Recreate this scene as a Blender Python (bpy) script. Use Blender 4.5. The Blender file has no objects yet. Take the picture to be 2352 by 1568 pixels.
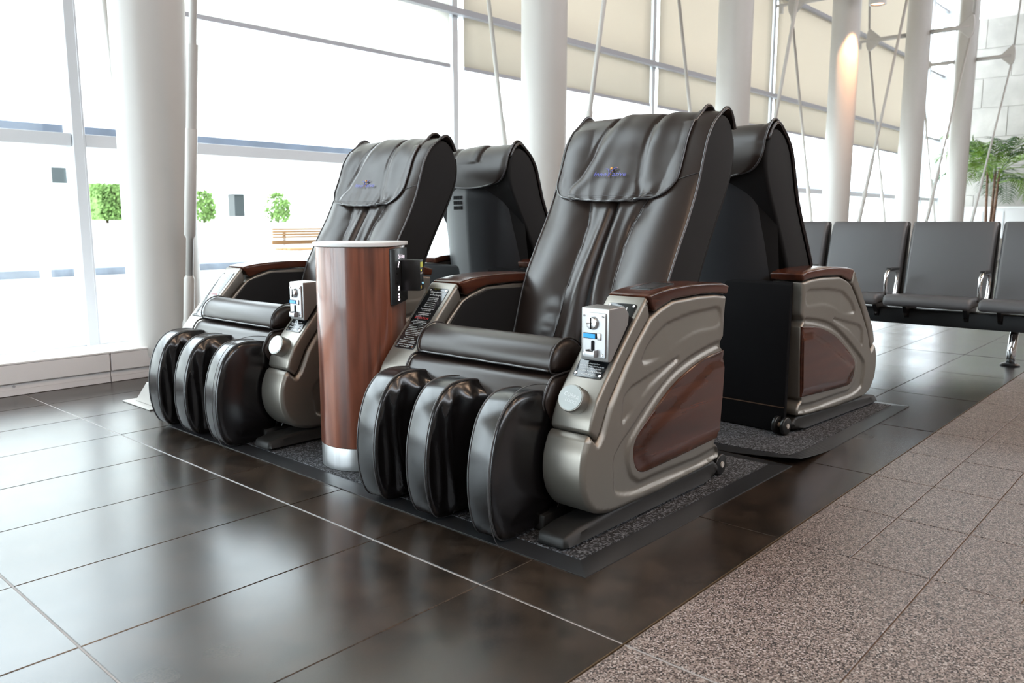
import bpy, bmesh, math, random
from mathutils import Vector, Matrix
from mathutils.geometry import delaunay_2d_cdt
import numpy as np
random.seed(7)
SC = bpy.context.scene
C = SC.collection
PI = math.pi

# ------------------------------------------------------------------ camera, world, exposure
cam = bpy.data.objects.new('camera', bpy.data.cameras.new('camera'))
C.objects.link(cam)
cam.data.sensor_width = 36.0
cam.data.lens = 1849.0 / 2352.0 * 36.0
cam.data.clip_start = 0.05
cam.data.clip_end = 300
cam.location = (0, 0, 0.84)
cam.rotation_euler = (math.radians(90 - 8.49), 0, math.radians(42.0 - 90))
cam.data.dof.use_dof = True
cam.data.dof.focus_distance = 2.45
cam.data.dof.aperture_fstop = 5.6
SC.camera = cam
vs = SC.view_settings
SC.display_settings.display_device = 'sRGB'
vs.view_transform = 'Standard'
vs.look = 'None'
vs.gamma = 1.0
vs.use_curve_mapping = False
vs.exposure = 0.0
SC.cycles.max_bounces = 10
SC.cycles.diffuse_bounces = 5
SC.cycles.glossy_bounces = 4
SC.cycles.transmission_bounces = 6
SC.cycles.transparent_max_bounces = 12
SC.cycles.use_denoising = True
SC.cycles.caustics_reflective = False
SC.cycles.caustics_refractive = False
SC.cycles.sample_clamp_indirect = 6.0

w = bpy.data.worlds.new('sky')
SC.world = w
w.use_nodes = True
wn = w.node_tree.nodes
bg = wn['Background']
bg.inputs['Color'].default_value = (0.85, 0.92, 1.0, 1)
bg.inputs['Strength'].default_value = 11.0

def area(name, loc, rot, sx, sy, power, col):
    l = bpy.data.lights.new(name, 'AREA')
    l.shape = 'RECTANGLE'; l.size = sx; l.size_y = sy; l.energy = power; l.color = col
    o = bpy.data.objects.new(name, l); C.objects.link(o)
    o.location = loc; o.rotation_euler = rot
    return o
CEIL = 7.2

# ------------------------------------------------------------------ materials
def newmat(name):
    m = bpy.data.materials.new(name); m.use_nodes = True
    return m, m.node_tree.nodes, m.node_tree.links, m.node_tree.nodes['Principled BSDF']

def mat(name, col, rough=0.5, metal=0.0, spec=0.5, coat=0.0, coat_r=0.05, emit=None, es=1.0,
        noise=None, bump=None, sheen=0.0):
    """noise=(scale, dark factor, stretch), bump=(scale, strength, distance)"""
    m, n, l, b = newmat(name)
    b.inputs['Base Color'].default_value = (*col, 1)
    b.inputs['Roughness'].default_value = rough
    b.inputs['Metallic'].default_value = metal
    b.inputs['Specular IOR Level'].default_value = spec
    b.inputs['Coat Weight'].default_value = coat
    b.inputs['Coat Roughness'].default_value = coat_r
    b.inputs['Sheen Weight'].default_value = sheen
    if emit:
        b.inputs['Emission Color'].default_value = (*emit, 1)
        b.inputs['Emission Strength'].default_value = es
    tc = n.new('ShaderNodeTexCoord')
    if noise:
        mp = n.new('ShaderNodeMapping'); mp.inputs['Scale'].default_value = noise[2] if len(noise) > 2 else (1, 1, 1)
        l.new(tc.outputs['Object'], mp.inputs['Vector'])
        t = n.new('ShaderNodeTexNoise'); t.inputs['Scale'].default_value = noise[0]; t.inputs['Detail'].default_value = 5
        l.new(mp.outputs[0], t.inputs['Vector'])
        r = n.new('ShaderNodeValToRGB')
        r.color_ramp.elements[0].position = 0.35; r.color_ramp.elements[1].position = 0.68
        r.color_ramp.elements[0].color = (*[c * noise[1] for c in col], 1)
        r.color_ramp.elements[1].color = (*col, 1)
        l.new(t.outputs['Fac'], r.inputs['Fac']); l.new(r.outputs['Color'], b.inputs['Base Color'])
    if bump:
        t2 = n.new('ShaderNodeTexNoise'); t2.inputs['Scale'].default_value = bump[0]; t2.inputs['Detail'].default_value = 3
        l.new(tc.outputs['Object'], t2.inputs['Vector'])
        bp = n.new('ShaderNodeBump'); bp.inputs['Strength'].default_value = bump[1]; bp.inputs['Distance'].default_value = bump[2]
        l.new(t2.outputs['Fac'], bp.inputs['Height']); l.new(bp.outputs['Normal'], b.inputs['Normal'])
    return m

def wood_mat(name, c0, c1, c2, scale, coat=0.8, rough=0.3, axis='Z'):
    m, n, l, b = newmat(name)
    tc = n.new('ShaderNodeTexCoord')
    mp = n.new('ShaderNodeMapping')
    s = {'Z': (1, 1, 0.06), 'X': (0.06, 1, 1)}[axis]
    mp.inputs['Scale'].default_value = s
    l.new(tc.outputs['Object'], mp.inputs['Vector'])
    t = n.new('ShaderNodeTexNoise'); t.inputs['Scale'].default_value = scale; t.inputs['Detail'].default_value = 6
    t.inputs['Distortion'].default_value = 0.6
    l.new(mp.outputs[0], t.inputs['Vector'])
    r = n.new('ShaderNodeValToRGB'); e = r.color_ramp.elements
    e[0].position = 0.33; e[0].color = (*c0, 1); e[1].position = 0.66; e[1].color = (*c2, 1)
    k = e.new(0.5); k.color = (*c1, 1)
    l.new(t.outputs['Fac'], r.inputs['Fac']); l.new(r.outputs['Color'], b.inputs['Base Color'])
    b.inputs['Roughness'].default_value = rough
    b.inputs['Coat Weight'].default_value = coat; b.inputs['Coat Roughness'].default_value = 0.08
    return m

M = {}
M['leather'] = mat('leather', (0.020, 0.0130, 0.0105), 0.34, spec=0.50, bump=(420, 0.12, 0.0006))
M['leather_stitch'] = mat('leather_stitch', (0.11, 0.11, 0.12), 0.6)
M['piping'] = mat('piping', (0.040, 0.038, 0.040), 0.30, spec=0.7)
M['leather_black'] = mat('leather_black', (0.006, 0.006, 0.007), 0.23, spec=0.7, bump=(380, 0.08, 0.0005))
M['cloth_black'] = mat('cloth_black', (0.009, 0.009, 0.0095), 0.7, spec=0.2, sheen=0.03, bump=(900, 0.2, 0.0004))
M['plastic_rear'] = mat('plastic_rear', (0.024, 0.026, 0.030), 0.45, spec=0.4, bump=(900, 0.15, 0.0003))
M['silver'] = mat('champagne_paint', (0.245, 0.228, 0.203), 0.40, metal=0.76, spec=0.5, bump=(1500, 0.08, 0.0002))
M['silver_box'] = mat('silver_box', (0.33, 0.325, 0.32), 0.38, metal=0.75, bump=(1500, 0.08, 0.0002))
M['rail'] = mat('rail_plastic', (0.013, 0.0125, 0.012), 0.48, spec=0.35, bump=(1200, 0.5, 0.0006))
M['wood'] = wood_mat('gloss_wood', (0.030, 0.0095, 0.0055), (0.052, 0.016, 0.009), (0.075, 0.024, 0.0125), 26, 0.25, 0.25, 'X')
M['wood'].node_tree.nodes['Principled BSDF'].inputs['Specular IOR Level'].default_value = 0.25
M['wood_console'] = wood_mat('console_wood', (0.075, 0.023, 0.014), (0.17, 0.055, 0.031), (0.27, 0.095, 0.052), 19, 0.55, 0.28)
M['chrome'] = mat('chrome', (0.75, 0.75, 0.76), 0.08, metal=1.0)
M['brushed'] = mat('brushed_metal', (0.62, 0.63, 0.64), 0.33, metal=0.9, noise=(60, 0.8, (1, 1, 0.03)))
M['zinc'] = mat('zinc_plate', (0.44, 0.44, 0.45), 0.36, metal=0.75, bump=(700, 0.4, 0.0006))
M['lock_body'] = mat('lock_body', (0.30, 0.29, 0.27), 0.35, metal=0.9)
M['alu'] = mat('alu_cap', (0.32, 0.34, 0.34), 0.42, metal=0.8)
M['white_top'] = mat('white_top', (0.70, 0.70, 0.70), 0.35)
M['plaque'] = mat('plaque_black', (0.008, 0.009, 0.010), 0.10, spec=0.6)
M['black'] = mat('black_gloss', (0.010, 0.011, 0.012), 0.35)
M['black_matte'] = mat('black_matte', (0.005, 0.005, 0.006), 0.75, spec=0.15)
M['print_white'] = mat('print_white', (0.72, 0.72, 0.72), 0.5)
M['print_red'] = mat('print_red', (0.45, 0.02, 0.02), 0.5)
M['thread_blue'] = mat('thread_blue', (0.085, 0.085, 0.36), 0.55)
M['bead'] = mat('amber_bead', (0.75, 0.36, 0.10), 0.25)
M['lcd'] = mat('blue_lcd', (0.02, 0.25, 0.6), 0.2, emit=(0.02, 0.28, 0.75), es=0.55)
M['lit'] = mat('lit_symbol', (0.9, 0.8, 0.9), 0.4, emit=(1.0, 0.86, 0.98), es=1.6)
M['lcd_yellow'] = mat('yellow_lcd', (0.3, 0.3, 0.05), 0.3, emit=(0.42, 0.42, 0.06), es=0.6)
M['led_blue'] = mat('led_blue', (0.1, 0.4, 0.9), 0.3, emit=(0.25, 0.6, 1.0), es=4.0)
M['led_yellow'] = mat('led_yellow', (0.8, 0.7, 0.1), 0.3, emit=(0.8, 0.7, 0.05), es=1.2)
M['sticker_yellow'] = mat('sticker_yellow', (0.45, 0.30, 0.05), 0.5)
M['glass_dark'] = mat('glass_dark', (0.05, 0.05, 0.052), 0.12, spec=0.6)
M['mat_rubber'] = mat('mat_rubber', (0.020, 0.021, 0.023), 0.33, spec=0.5, bump=(60, 0.1, 0.001))
M['seat_vinyl'] = mat('seat_vinyl', (0.088, 0.088, 0.094), 0.40, spec=0.55, bump=(500, 0.15, 0.0005))
M['seat_side'] = mat('seat_side', (0.010, 0.011, 0.013), 0.6)
M['beam'] = mat('beam_paint', (0.013, 0.016, 0.020), 0.5)
M['white_paint'] = mat('white_paint', (0.46, 0.44, 0.415), 0.38, spec=0.4)
M['frame_grey'] = mat('frame_grey', (0.50, 0.51, 0.53), 0.45)
M['sill'] = mat('sill_white', (0.80, 0.79, 0.78), 0.4)
M['kick'] = mat('kick_grey', (0.74, 0.72, 0.72), 0.5)
M['bar'] = mat('bar_grey', (0.36, 0.36, 0.39), 0.5)
M['ceiling'] = mat('ceiling_white', (0.26, 0.245, 0.23), 0.8)
M['wall'] = mat('wall_warm', (0.24, 0.21, 0.18), 0.8)
M['stone'] = mat('stone', (0.50, 0.47, 0.44), 0.85, noise=(2.2, 0.80), bump=(9, 0.5, 0.02))
M['mortar'] = mat('mortar', (0.60, 0.58, 0.55), 0.9)
M['leaf'] = mat('palm_leaf', (0.17, 0.30, 0.025), 0.45, spec=0.4, noise=(3.0, 0.45))
M['leaf_dark'] = mat('palm_leaf_dark', (0.045, 0.13, 0.025), 0.45, spec=0.4, noise=(3.0, 0.5))
M['trunk'] = mat('palm_trunk', (0.20, 0.11, 0.07), 0.9, noise=(20, 0.5))
M['pot'] = mat('pot', (0.5, 0.5, 0.48), 0.5)
M['out_ground'] = mat('out_ground', (0.72, 0.72, 0.70), 0.9)
M['out_wall'] = mat('out_wall', (0.78, 0.77, 0.74), 0.9)
M['out_glass'] = mat('out_glass', (0.030, 0.037, 0.040), 0.2)
M['out_curb'] = mat('out_curb', (0.17, 0.19, 0.23), 0.8, noise=(3, 0.7))
M['out_canopy'] = mat('out_canopy', (0.085, 0.10, 0.14), 0.5, noise=(2, 0.7))
M['hedge'] = mat('hedge', (0.20, 0.34, 0.09), 0.9, noise=(14, 0.6), bump=(20, 1.0, 0.05))
M['bench_wood'] = mat('bench_wood', (0.30, 0.155, 0.060), 0.6, noise=(10, 0.7, (0.1, 1, 1)))
M['sign_dark'] = mat('sign_dark', (0.10, 0.10, 0.12), 0.5)
M['sign_yellow'] = mat('sign_yellow', (0.70, 0.36, 0.02), 0.5)
M['lamp_warm'] = mat('lamp_warm', (1, 0.7, 0.5), 0.5, emit=(1.0, 0.55, 0.32), es=2.2)
M['grout'] = mat('grout', (0.24, 0.185, 0.15), 0.8)
M['grout_light'] = mat('grout_light', (0.30, 0.28, 0.27), 0.7)

def dark_tile():
    m, n, l, b = newmat('dark_porcelain')
    g = n.new('ShaderNodeNewGeometry')
    oi = n.new('ShaderNodeObjectInfo')
    t = n.new('ShaderNodeTexNoise'); t.inputs['Scale'].default_value = 9; t.inputs['Detail'].default_value = 8; t.inputs['Roughness'].default_value = 0.65
    t2 = n.new('ShaderNodeTexNoise'); t2.inputs['Scale'].default_value = 220; t2.inputs['Detail'].default_value = 3
    l.new(g.outputs['Position'], t.inputs['Vector']); l.new(g.outputs['Position'], t2.inputs['Vector'])
    r = n.new('ShaderNodeValToRGB'); e = r.color_ramp.elements
    e[0].position = 0.40; e[0].color = (0.0070, 0.0058, 0.0050, 1); e[1].position = 0.60; e[1].color = (0.0400, 0.0275, 0.0200, 1)
    mx = n.new('ShaderNodeMix'); mx.data_type = 'FLOAT'; mx.inputs[0].default_value = 0.45
    l.new(t.outputs['Fac'], mx.inputs[2]); l.new(t2.outputs['Fac'], mx.inputs[3])
    l.new(mx.outputs[0], r.inputs['Fac'])
    hv = n.new('ShaderNodeHueSaturation')
    mr = n.new('ShaderNodeMapRange'); mr.inputs['To Min'].default_value = 0.85; mr.inputs['To Max'].default_value = 1.18
    l.new(oi.outputs['Random'], mr.inputs['Value']); l.new(mr.outputs[0], hv.inputs['Value'])
    l.new(r.outputs['Color'], hv.inputs['Color']); l.new(hv.outputs['Color'], b.inputs['Base Color'])
    # polish is uneven: worn satin with glossier clouds
    t3 = n.new('ShaderNodeTexNoise'); t3.inputs['Scale'].default_value = 2.2; t3.inputs['Detail'].default_value = 4
    l.new(g.outputs['Position'], t3.inputs['Vector'])
    m2 = n.new('ShaderNodeMapRange'); m2.inputs['From Min'].default_value = 0.3; m2.inputs['From Max'].default_value = 0.7
    m2.inputs['To Min'].default_value = 0.21; m2.inputs['To Max'].default_value = 0.28
    l.new(t3.outputs['Fac'], m2.inputs['Value']); l.new(m2.outputs[0], b.inputs['Roughness'])
    b.inputs['Specular IOR Level'].default_value = 0.5
    bp = n.new('ShaderNodeBump'); bp.inputs['Strength'].default_value = 0.06; bp.inputs['Distance'].default_value = 0.001
    l.new(t2.outputs['Fac'], bp.inputs['Height']); l.new(bp.outputs['Normal'], b.inputs['Normal'])
    return m
M['tile_dark'] = dark_tile()

def granite():
    m, n, l, b = newmat('speckled_granite')
    g = n.new('ShaderNodeNewGeometry')
    v = n.new('ShaderNodeTexVoronoi'); v.inputs['Scale'].default_value = 340
    l.new(g.outputs['Position'], v.inputs['Vector'])
    sp = n.new('ShaderNodeSeparateColor'); l.new(v.outputs['Color'], sp.inputs[0])
    r = n.new('ShaderNodeValToRGB'); r.color_ramp.interpolation = 'CONSTANT'; e = r.color_ramp.elements
    e[0].position = 0; e[0].color = (0.030, 0.026, 0.026, 1)
    e[1].position = 0.2; e[1].color = (0.125, 0.095, 0.085, 1)
    for p, c in ((0.42, (0.24, 0.185, 0.165)), (0.66, (0.35, 0.28, 0.25)), (0.88, (0.48, 0.42, 0.39))):
        k = e.new(p); k.color = (*c, 1)
    l.new(sp.outputs[0], r.inputs['Fac'])
    t = n.new('ShaderNodeTexNoise'); t.inputs['Scale'].default_value = 40; t.inputs['Detail'].default_value = 4
    l.new(g.outputs['Position'], t.inputs['Vector'])
    mx = n.new('ShaderNodeMix'); mx.data_type = 'RGBA'; mx.blend_type = 'MULTIPLY'; mx.inputs[0].default_value = 0.5
    l.new(r.outputs['Color'], mx.inputs[6]); l.new(t.outputs['Fac'], mx.inputs[7])
    l.new(mx.outputs[2], b.inputs['Base Color'])
    b.inputs['Roughness'].default_value = 0.38
    return m
M['granite'] = granite()

def carpet():
    m, n, l, b = newmat('ribbed_carpet')
    g = n.new('ShaderNodeNewGeometry')
    v = n.new('ShaderNodeTexVoronoi'); v.inputs['Scale'].default_value = 190
    l.new(g.outputs['Position'], v.inputs['Vector'])
    sp = n.new('ShaderNodeSeparateColor'); l.new(v.outputs['Color'], sp.inputs[0])
    r = n.new('ShaderNodeValToRGB'); e = r.color_ramp.elements
    e[0].position = 0.45; e[0].color = (0.008, 0.008, 0.010, 1); e[1].position = 0.95; e[1].color = (0.13, 0.135, 0.15, 1)
    l.new(sp.outputs[0], r.inputs['Fac']); l.new(r.outputs['Color'], b.inputs['Base Color'])
    b.inputs['Roughness'].default_value = 0.8
    bp = n.new('ShaderNodeBump'); bp.inputs['Strength'].default_value = 1.0; bp.inputs['Distance'].default_value = 0.003
    l.new(v.outputs['Distance'], bp.inputs['Height']); l.new(bp.outputs['Normal'], b.inputs['Normal'])
    return m
M['carpet'] = carpet()

def glass():
    m = bpy.data.materials.new('window_glass'); m.use_nodes = True
    n, l = m.node_tree.nodes, m.node_tree.links
    n.clear()
    o = n.new('ShaderNodeOutputMaterial'); mx = n.new('ShaderNodeMixShader')
    t = n.new('ShaderNodeBsdfTransparent'); t.inputs[0].default_value = (0.95, 0.98, 0.97, 1)
    g = n.new('ShaderNodeBsdfGlossy'); g.inputs['Roughness'].default_value = 0.01
    mx.inputs[0].default_value = 0.06
    l.new(t.outputs[0], mx.inputs[1]); l.new(g.outputs[0], mx.inputs[2]); l.new(mx.outputs[0], o.inputs[0])
    return m
M['glass'] = glass()

def blind(nm='blind_fabric', tr=(0.71, 0.65, 0.575), fac=0.42):
    m = bpy.data.materials.new(nm); m.use_nodes = True
    n, l = m.node_tree.nodes, m.node_tree.links
    n.clear()
    o = n.new('ShaderNodeOutputMaterial'); mx = n.new('ShaderNodeMixShader')
    d = n.new('ShaderNodeBsdfDiffuse'); d.inputs[0].default_value = (0.62, 0.58, 0.51, 1)
    t = n.new('ShaderNodeBsdfTranslucent'); t.inputs[0].default_value = (*tr, 1)
    mx.inputs[0].default_value = fac
    l.new(d.outputs[0], mx.inputs[1]); l.new(t.outputs[0], mx.inputs[2]); l.new(mx.outputs[0], o.inputs[0])
    return m
M['blind'] = blind()
M['blind_sunlit'] = blind('sunlit_blind_fabric', (0.86, 0.84, 0.80), 0.72)  # same blind made brighter: sun-side glow put into the fabric colour

# ------------------------------------------------------------------ object helpers
def tag(o, label=None, cat=None, group=None, kind=None):
    if label: o['label'] = label
    if cat: o['category'] = cat
    if group: o['group'] = group
    if kind: o['kind'] = kind
    return o

def thing(name, label, cat, loc=(0, 0, 0), rotz=0.0, group=None):
    o = bpy.data.objects.new(name, None); C.objects.link(o)
    o.empty_display_size = 0.1
    o.location = loc; o.rotation_euler = (0, 0, rotz)
    return tag(o, label, cat, group)

def obj(name, bm, m, parent=None, smooth=False, angle=None):
    bmesh.ops.recalc_face_normals(bm, faces=bm.faces[:])
    me = bpy.data.meshes.new(name)
    bm.to_mesh(me); bm.free()
    me.materials.append(M[m] if isinstance(m, str) else m)
    if smooth:
        me.polygons.foreach_set('use_smooth', [True] * len(me.polygons))
        if angle:
            try: me.set_sharp_from_angle(angle=math.radians(angle))
            except Exception: pass
    o = bpy.data.objects.new(name, me); C.objects.link(o)
    if parent: o.parent = parent
    return o

def obj_split(name, bm, m, parent=None, smooth=False, angle=None):
    """one object for every loose piece of bm"""
    seen = set(); out = []
    bm.verts.ensure_lookup_table()
    for v0 in bm.verts:
        if v0 in seen: continue
        comp = []; st = [v0]; seen.add(v0)
        while st:
            v = st.pop(); comp.append(v)
            for e in v.link_edges:
                u = e.other_vert(v)
                if u not in seen: seen.add(u); st.append(u)
        nb = bmesh.new(); mp = {v: nb.verts.new(v.co) for v in comp}
        for f in {f for v in comp for f in v.link_faces}: nb.faces.new([mp[v] for v in f.verts])
        out.append(obj(name, nb, m, parent, smooth, angle))
    bm.free()
    return out

def link_copy(src, parent, loc=(0, 0, 0), rot=(0, 0, 0), name=None):
    c = src.copy(); C.objects.link(c); c.parent = parent
    c.location = loc; c.rotation_euler = rot
    return c

def copy_tree(o, parent=None):
    c = o.copy(); C.objects.link(c); c.parent = parent
    for ch in list(o.children): copy_tree(ch, c)
    return c

def box(bm, x0, x1, y0, y1, z0, z1, bev=0.0, seg=2, mtx=None):
    r = bmesh.ops.create_cube(bm, size=1.0)
    vs_ = r['verts']
    bmesh.ops.scale(bm, vec=(abs(x1 - x0), abs(y1 - y0), abs(z1 - z0)), verts=vs_)
    bmesh.ops.translate(bm, vec=((x0 + x1) / 2, (y0 + y1) / 2, (z0 + z1) / 2), verts=vs_)
    if bev > 0:
        es = list({e for v in vs_ for e in v.link_edges})
        rr = bmesh.ops.bevel(bm, geom=es, offset=bev, segments=seg, profile=0.5, affect='EDGES')
        vs_ = list({v for f in rr['faces'] for v in f.verts} | {v for v in vs_ if v.is_valid})
        isl = set(vs_)
        stack = list(vs_)
        while stack:
            v = stack.pop()
            for e in v.link_edges:
                u = e.other_vert(v)
                if u not in isl: isl.add(u); stack.append(u)
        vs_ = list(isl)
    if mtx is not None: bmesh.ops.transform(bm, matrix=mtx, verts=vs_)
    return vs_

def cyl(bm, p0, p1, r0, r1=None, seg=20, bev=0.0):
    if r1 is None: r1 = r0
    p0, p1 = Vector(p0), Vector(p1)
    d = p1 - p0; L = d.length
    q = d.to_track_quat('Z', 'Y').to_matrix().to_4x4()
    rings = [(0, r0), (L, r1)]
    if bev > 0:
        rings = [(0, r0 - bev), (bev * 0.3, r0 - bev * 0.3), (bev, r0), (L - bev, r1), (L - bev * 0.3, r1 - bev * 0.3), (L, r1 - bev)]
    return lathe(bm, rings, seg, Matrix.Translation(p0) @ q)

def lathe(bm, rings, seg=32, mtx=None, cap=True):
    rows = []
    for z, r in rings:
        rows.append([bm.verts.new((r * math.cos(2 * PI * k / seg), r * math.sin(2 * PI * k / seg), z)) for k in range(seg)])
    for a, b in zip(rows, rows[1:]):
        for k in range(seg): bm.faces.new((a[k], a[(k + 1) % seg], b[(k + 1) % seg], b[k]))
    if cap:
        bm.faces.new(rows[0][::-1]); bm.faces.new(rows[-1])
    vs_ = [v for r in rows for v in r]
    if mtx is not None: bmesh.ops.transform(bm, matrix=mtx, verts=vs_)
    return vs_

def tube(bm, pts, r, seg=8, closed=False, cap=True):
    pts = [Vector(p) for p in pts]
    n = len(pts)
    rs = r if isinstance(r, (list, tuple)) else [r] * n
    t0 = (pts[1] - pts[0]).normalized()
    ref = Vector((0, 0, 1)) if abs(t0.z) < 0.9 else Vector((1, 0, 0))
    nrm = (ref - t0 * ref.dot(t0)).normalized()
    rows = []
    for i in range(n):
        a = pts[(i - 1) % n] if (closed or i > 0) else pts[i]
        b = pts[(i + 1) % n] if (closed or i < n - 1) else pts[i]
        t = (b - a)
        t = t.normalized() if t.length > 1e-9 else t0
        nrm = (nrm - t * nrm.dot(t))
        nrm = nrm.normalized() if nrm.length > 1e-9 else t.orthogonal().normalized()
        bi = t.cross(nrm)
        rows.append([bm.verts.new(pts[i] + rs[i] * (math.cos(2 * PI * k / seg) * nrm + math.sin(2 * PI * k / seg) * bi)) for k in range(seg)])
    m_ = n if closed else n - 1
    for i in range(m_):
        a, b = rows[i], rows[(i + 1) % n]
        for k in range(seg): bm.faces.new((a[k], a[(k + 1) % seg], b[(k + 1) % seg], b[k]))
    if cap and not closed:
        bm.faces.new(rows[0][::-1]); bm.faces.new(rows[-1])

def cr(pts, n=8, closed=False):
    """Catmull-Rom through points (any dimension)"""
    P = [np.array(p, float) for p in pts]; N = len(P); out = []
    rng = range(N) if closed else range(N - 1)
    for i in rng:
        p1, p2 = P[i], P[(i + 1) % N]
        p0 = P[(i - 1) % N] if (closed or i > 0) else 2 * p1 - p2
        p3 = P[(i + 2) % N] if (closed or i < N - 2) else 2 * p2 - p1
        for k in range(n):
            t = k / n
            out.append(0.5 * ((2 * p1) + (-p0 + p2) * t + (2 * p0 - 5 * p1 + 4 * p2 - p3) * t * t + (-p0 + 3 * p1 - 3 * p2 + p3) * t ** 3))
    if not closed: out.append(P[-1])
    return [tuple(o) for o in out]

def resample(pts, step, closed=True):
    P = [np.array(p, float) for p in pts]
    if closed: P = P + [P[0]]
    out = []
    for a, b in zip(P, P[1:]):
        L = np.linalg.norm(b - a); k = max(1, int(round(L / step)))
        for i in range(k): out.append(tuple(a + (b - a) * i / k))
    if not closed: out.append(tuple(P[-1]))
    return out

def fillet(pts, r, n=4):
    """round every corner of a closed 2D polygon; r number or list"""
    N = len(pts); out = []
    for i in range(N):
        p = np.array(pts[i], float); a = np.array(pts[i - 1], float); b = np.array(pts[(i + 1) % N], float)
        rr = r[i] if isinstance(r, (list, tuple)) else r
        da, db = a - p, b - p
        la, lb = np.linalg.norm(da), np.linalg.norm(db)
        k = min(rr, la * 0.45, lb * 0.45)
        if k < 1e-5: out.append(tuple(p)); continue
        pa, pb = p + da / la * k, p + db / lb * k
        for j in range(n + 1):
            t = j / n
            out.append(tuple((1 - t) ** 2 * pa + 2 * t * (1 - t) * p + t * t * pb))
    return out

def poly_area(P):
    return 0.5 * sum(P[i - 1][0] * P[i][1] - P[i][0] * P[i - 1][1] for i in range(len(P)))

def inset(P, d):
    """move closed ccw polygon inward by d along averaged normals"""
    N = len(P); out = []
    for i in range(N):
        a, p, b = P[i - 1], P[i], P[(i + 1) % N]
        t1 = np.array(p) - np.array(a); t2 = np.array(b) - np.array(p)
        t1 /= (np.linalg.norm(t1) + 1e-12); t2 /= (np.linalg.norm(t2) + 1e-12)
        n1 = np.array((-t1[1], t1[0])); n2 = np.array((-t2[1], t2[0]))
        n_ = n1 + n2; L = np.linalg.norm(n_)
        if L < 1e-6: n_ = n1; L = 1
        n_ = n_ / L
        k = d / max(0.5, n_.dot(n1))
        out.append(tuple(np.array(p) + n_ * k))
    return out

def sdist(Q, P):
    """signed distance (negative inside) of points Q (n,2) to closed polygon P"""
    Q = np.asarray(Q, float); P = np.asarray(P, float)
    d = np.full(len(Q), 1e9); ins = np.zeros(len(Q), bool)
    N = len(P)
    for i in range(N):
        a, b = P[i - 1], P[i]
        ab = b - a
        t = np.clip(((Q - a) @ ab) / (ab @ ab + 1e-12), 0, 1)
        dd = np.linalg.norm(Q - (a + t[:, None] * ab), axis=1)
        d = np.minimum(d, dd)
        c = ((a[1] > Q[:, 1]) != (b[1] > Q[:, 1]))
        xi = a[0] + (Q[:, 1] - a[1]) * ab[0] / (ab[1] if abs(ab[1]) > 1e-12 else 1e-12)
        ins ^= (c & (Q[:, 0] < xi))
    return np.where(ins, -d, d)

def ldist(Q, L):
    Q = np.asarray(Q, float); d = np.full(len(Q), 1e9)
    for a, b in zip(L, L[1:]):
        a, b = np.array(a, float), np.array(b, float); ab = b - a
        t = np.clip(((Q - a) @ ab) / (ab @ ab + 1e-12), 0, 1)
        d = np.minimum(d, np.linalg.norm(Q - (a + t[:, None] * ab), axis=1))
    return d

def sstep(x): 
    x = np.clip(x, 0, 1); return x * x * (3 - 2 * x)

def cdt_fill(P, step):
    """triangulate closed polygon with interior grid points -> (points, tris); first len(P) are P"""
    pts = [Vector(p) for p in P]; n = len(P)
    if step:
        A = np.array(P); x0, y0 = A.min(0); x1, y1 = A.max(0)
        gx = np.arange(x0 + step * 0.5, x1, step); gy = np.arange(y0 + step * 0.5, y1, step)
        G = np.array([(x + (step * 0.5 if j % 2 else 0), y) for j, y in enumerate(gy) for x in gx])
        if len(G):
            s = sdist(G, P)
            for g, k in zip(G, s):
                if k < -step * 0.5: pts.append(Vector(g))
    e = [(i, (i + 1) % n) for i in range(n)]
    vv, _, ff, ov, _, _ = delaunay_2d_cdt(pts, e, [], 1, 1e-7)
    return vv, ff, ov

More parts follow.
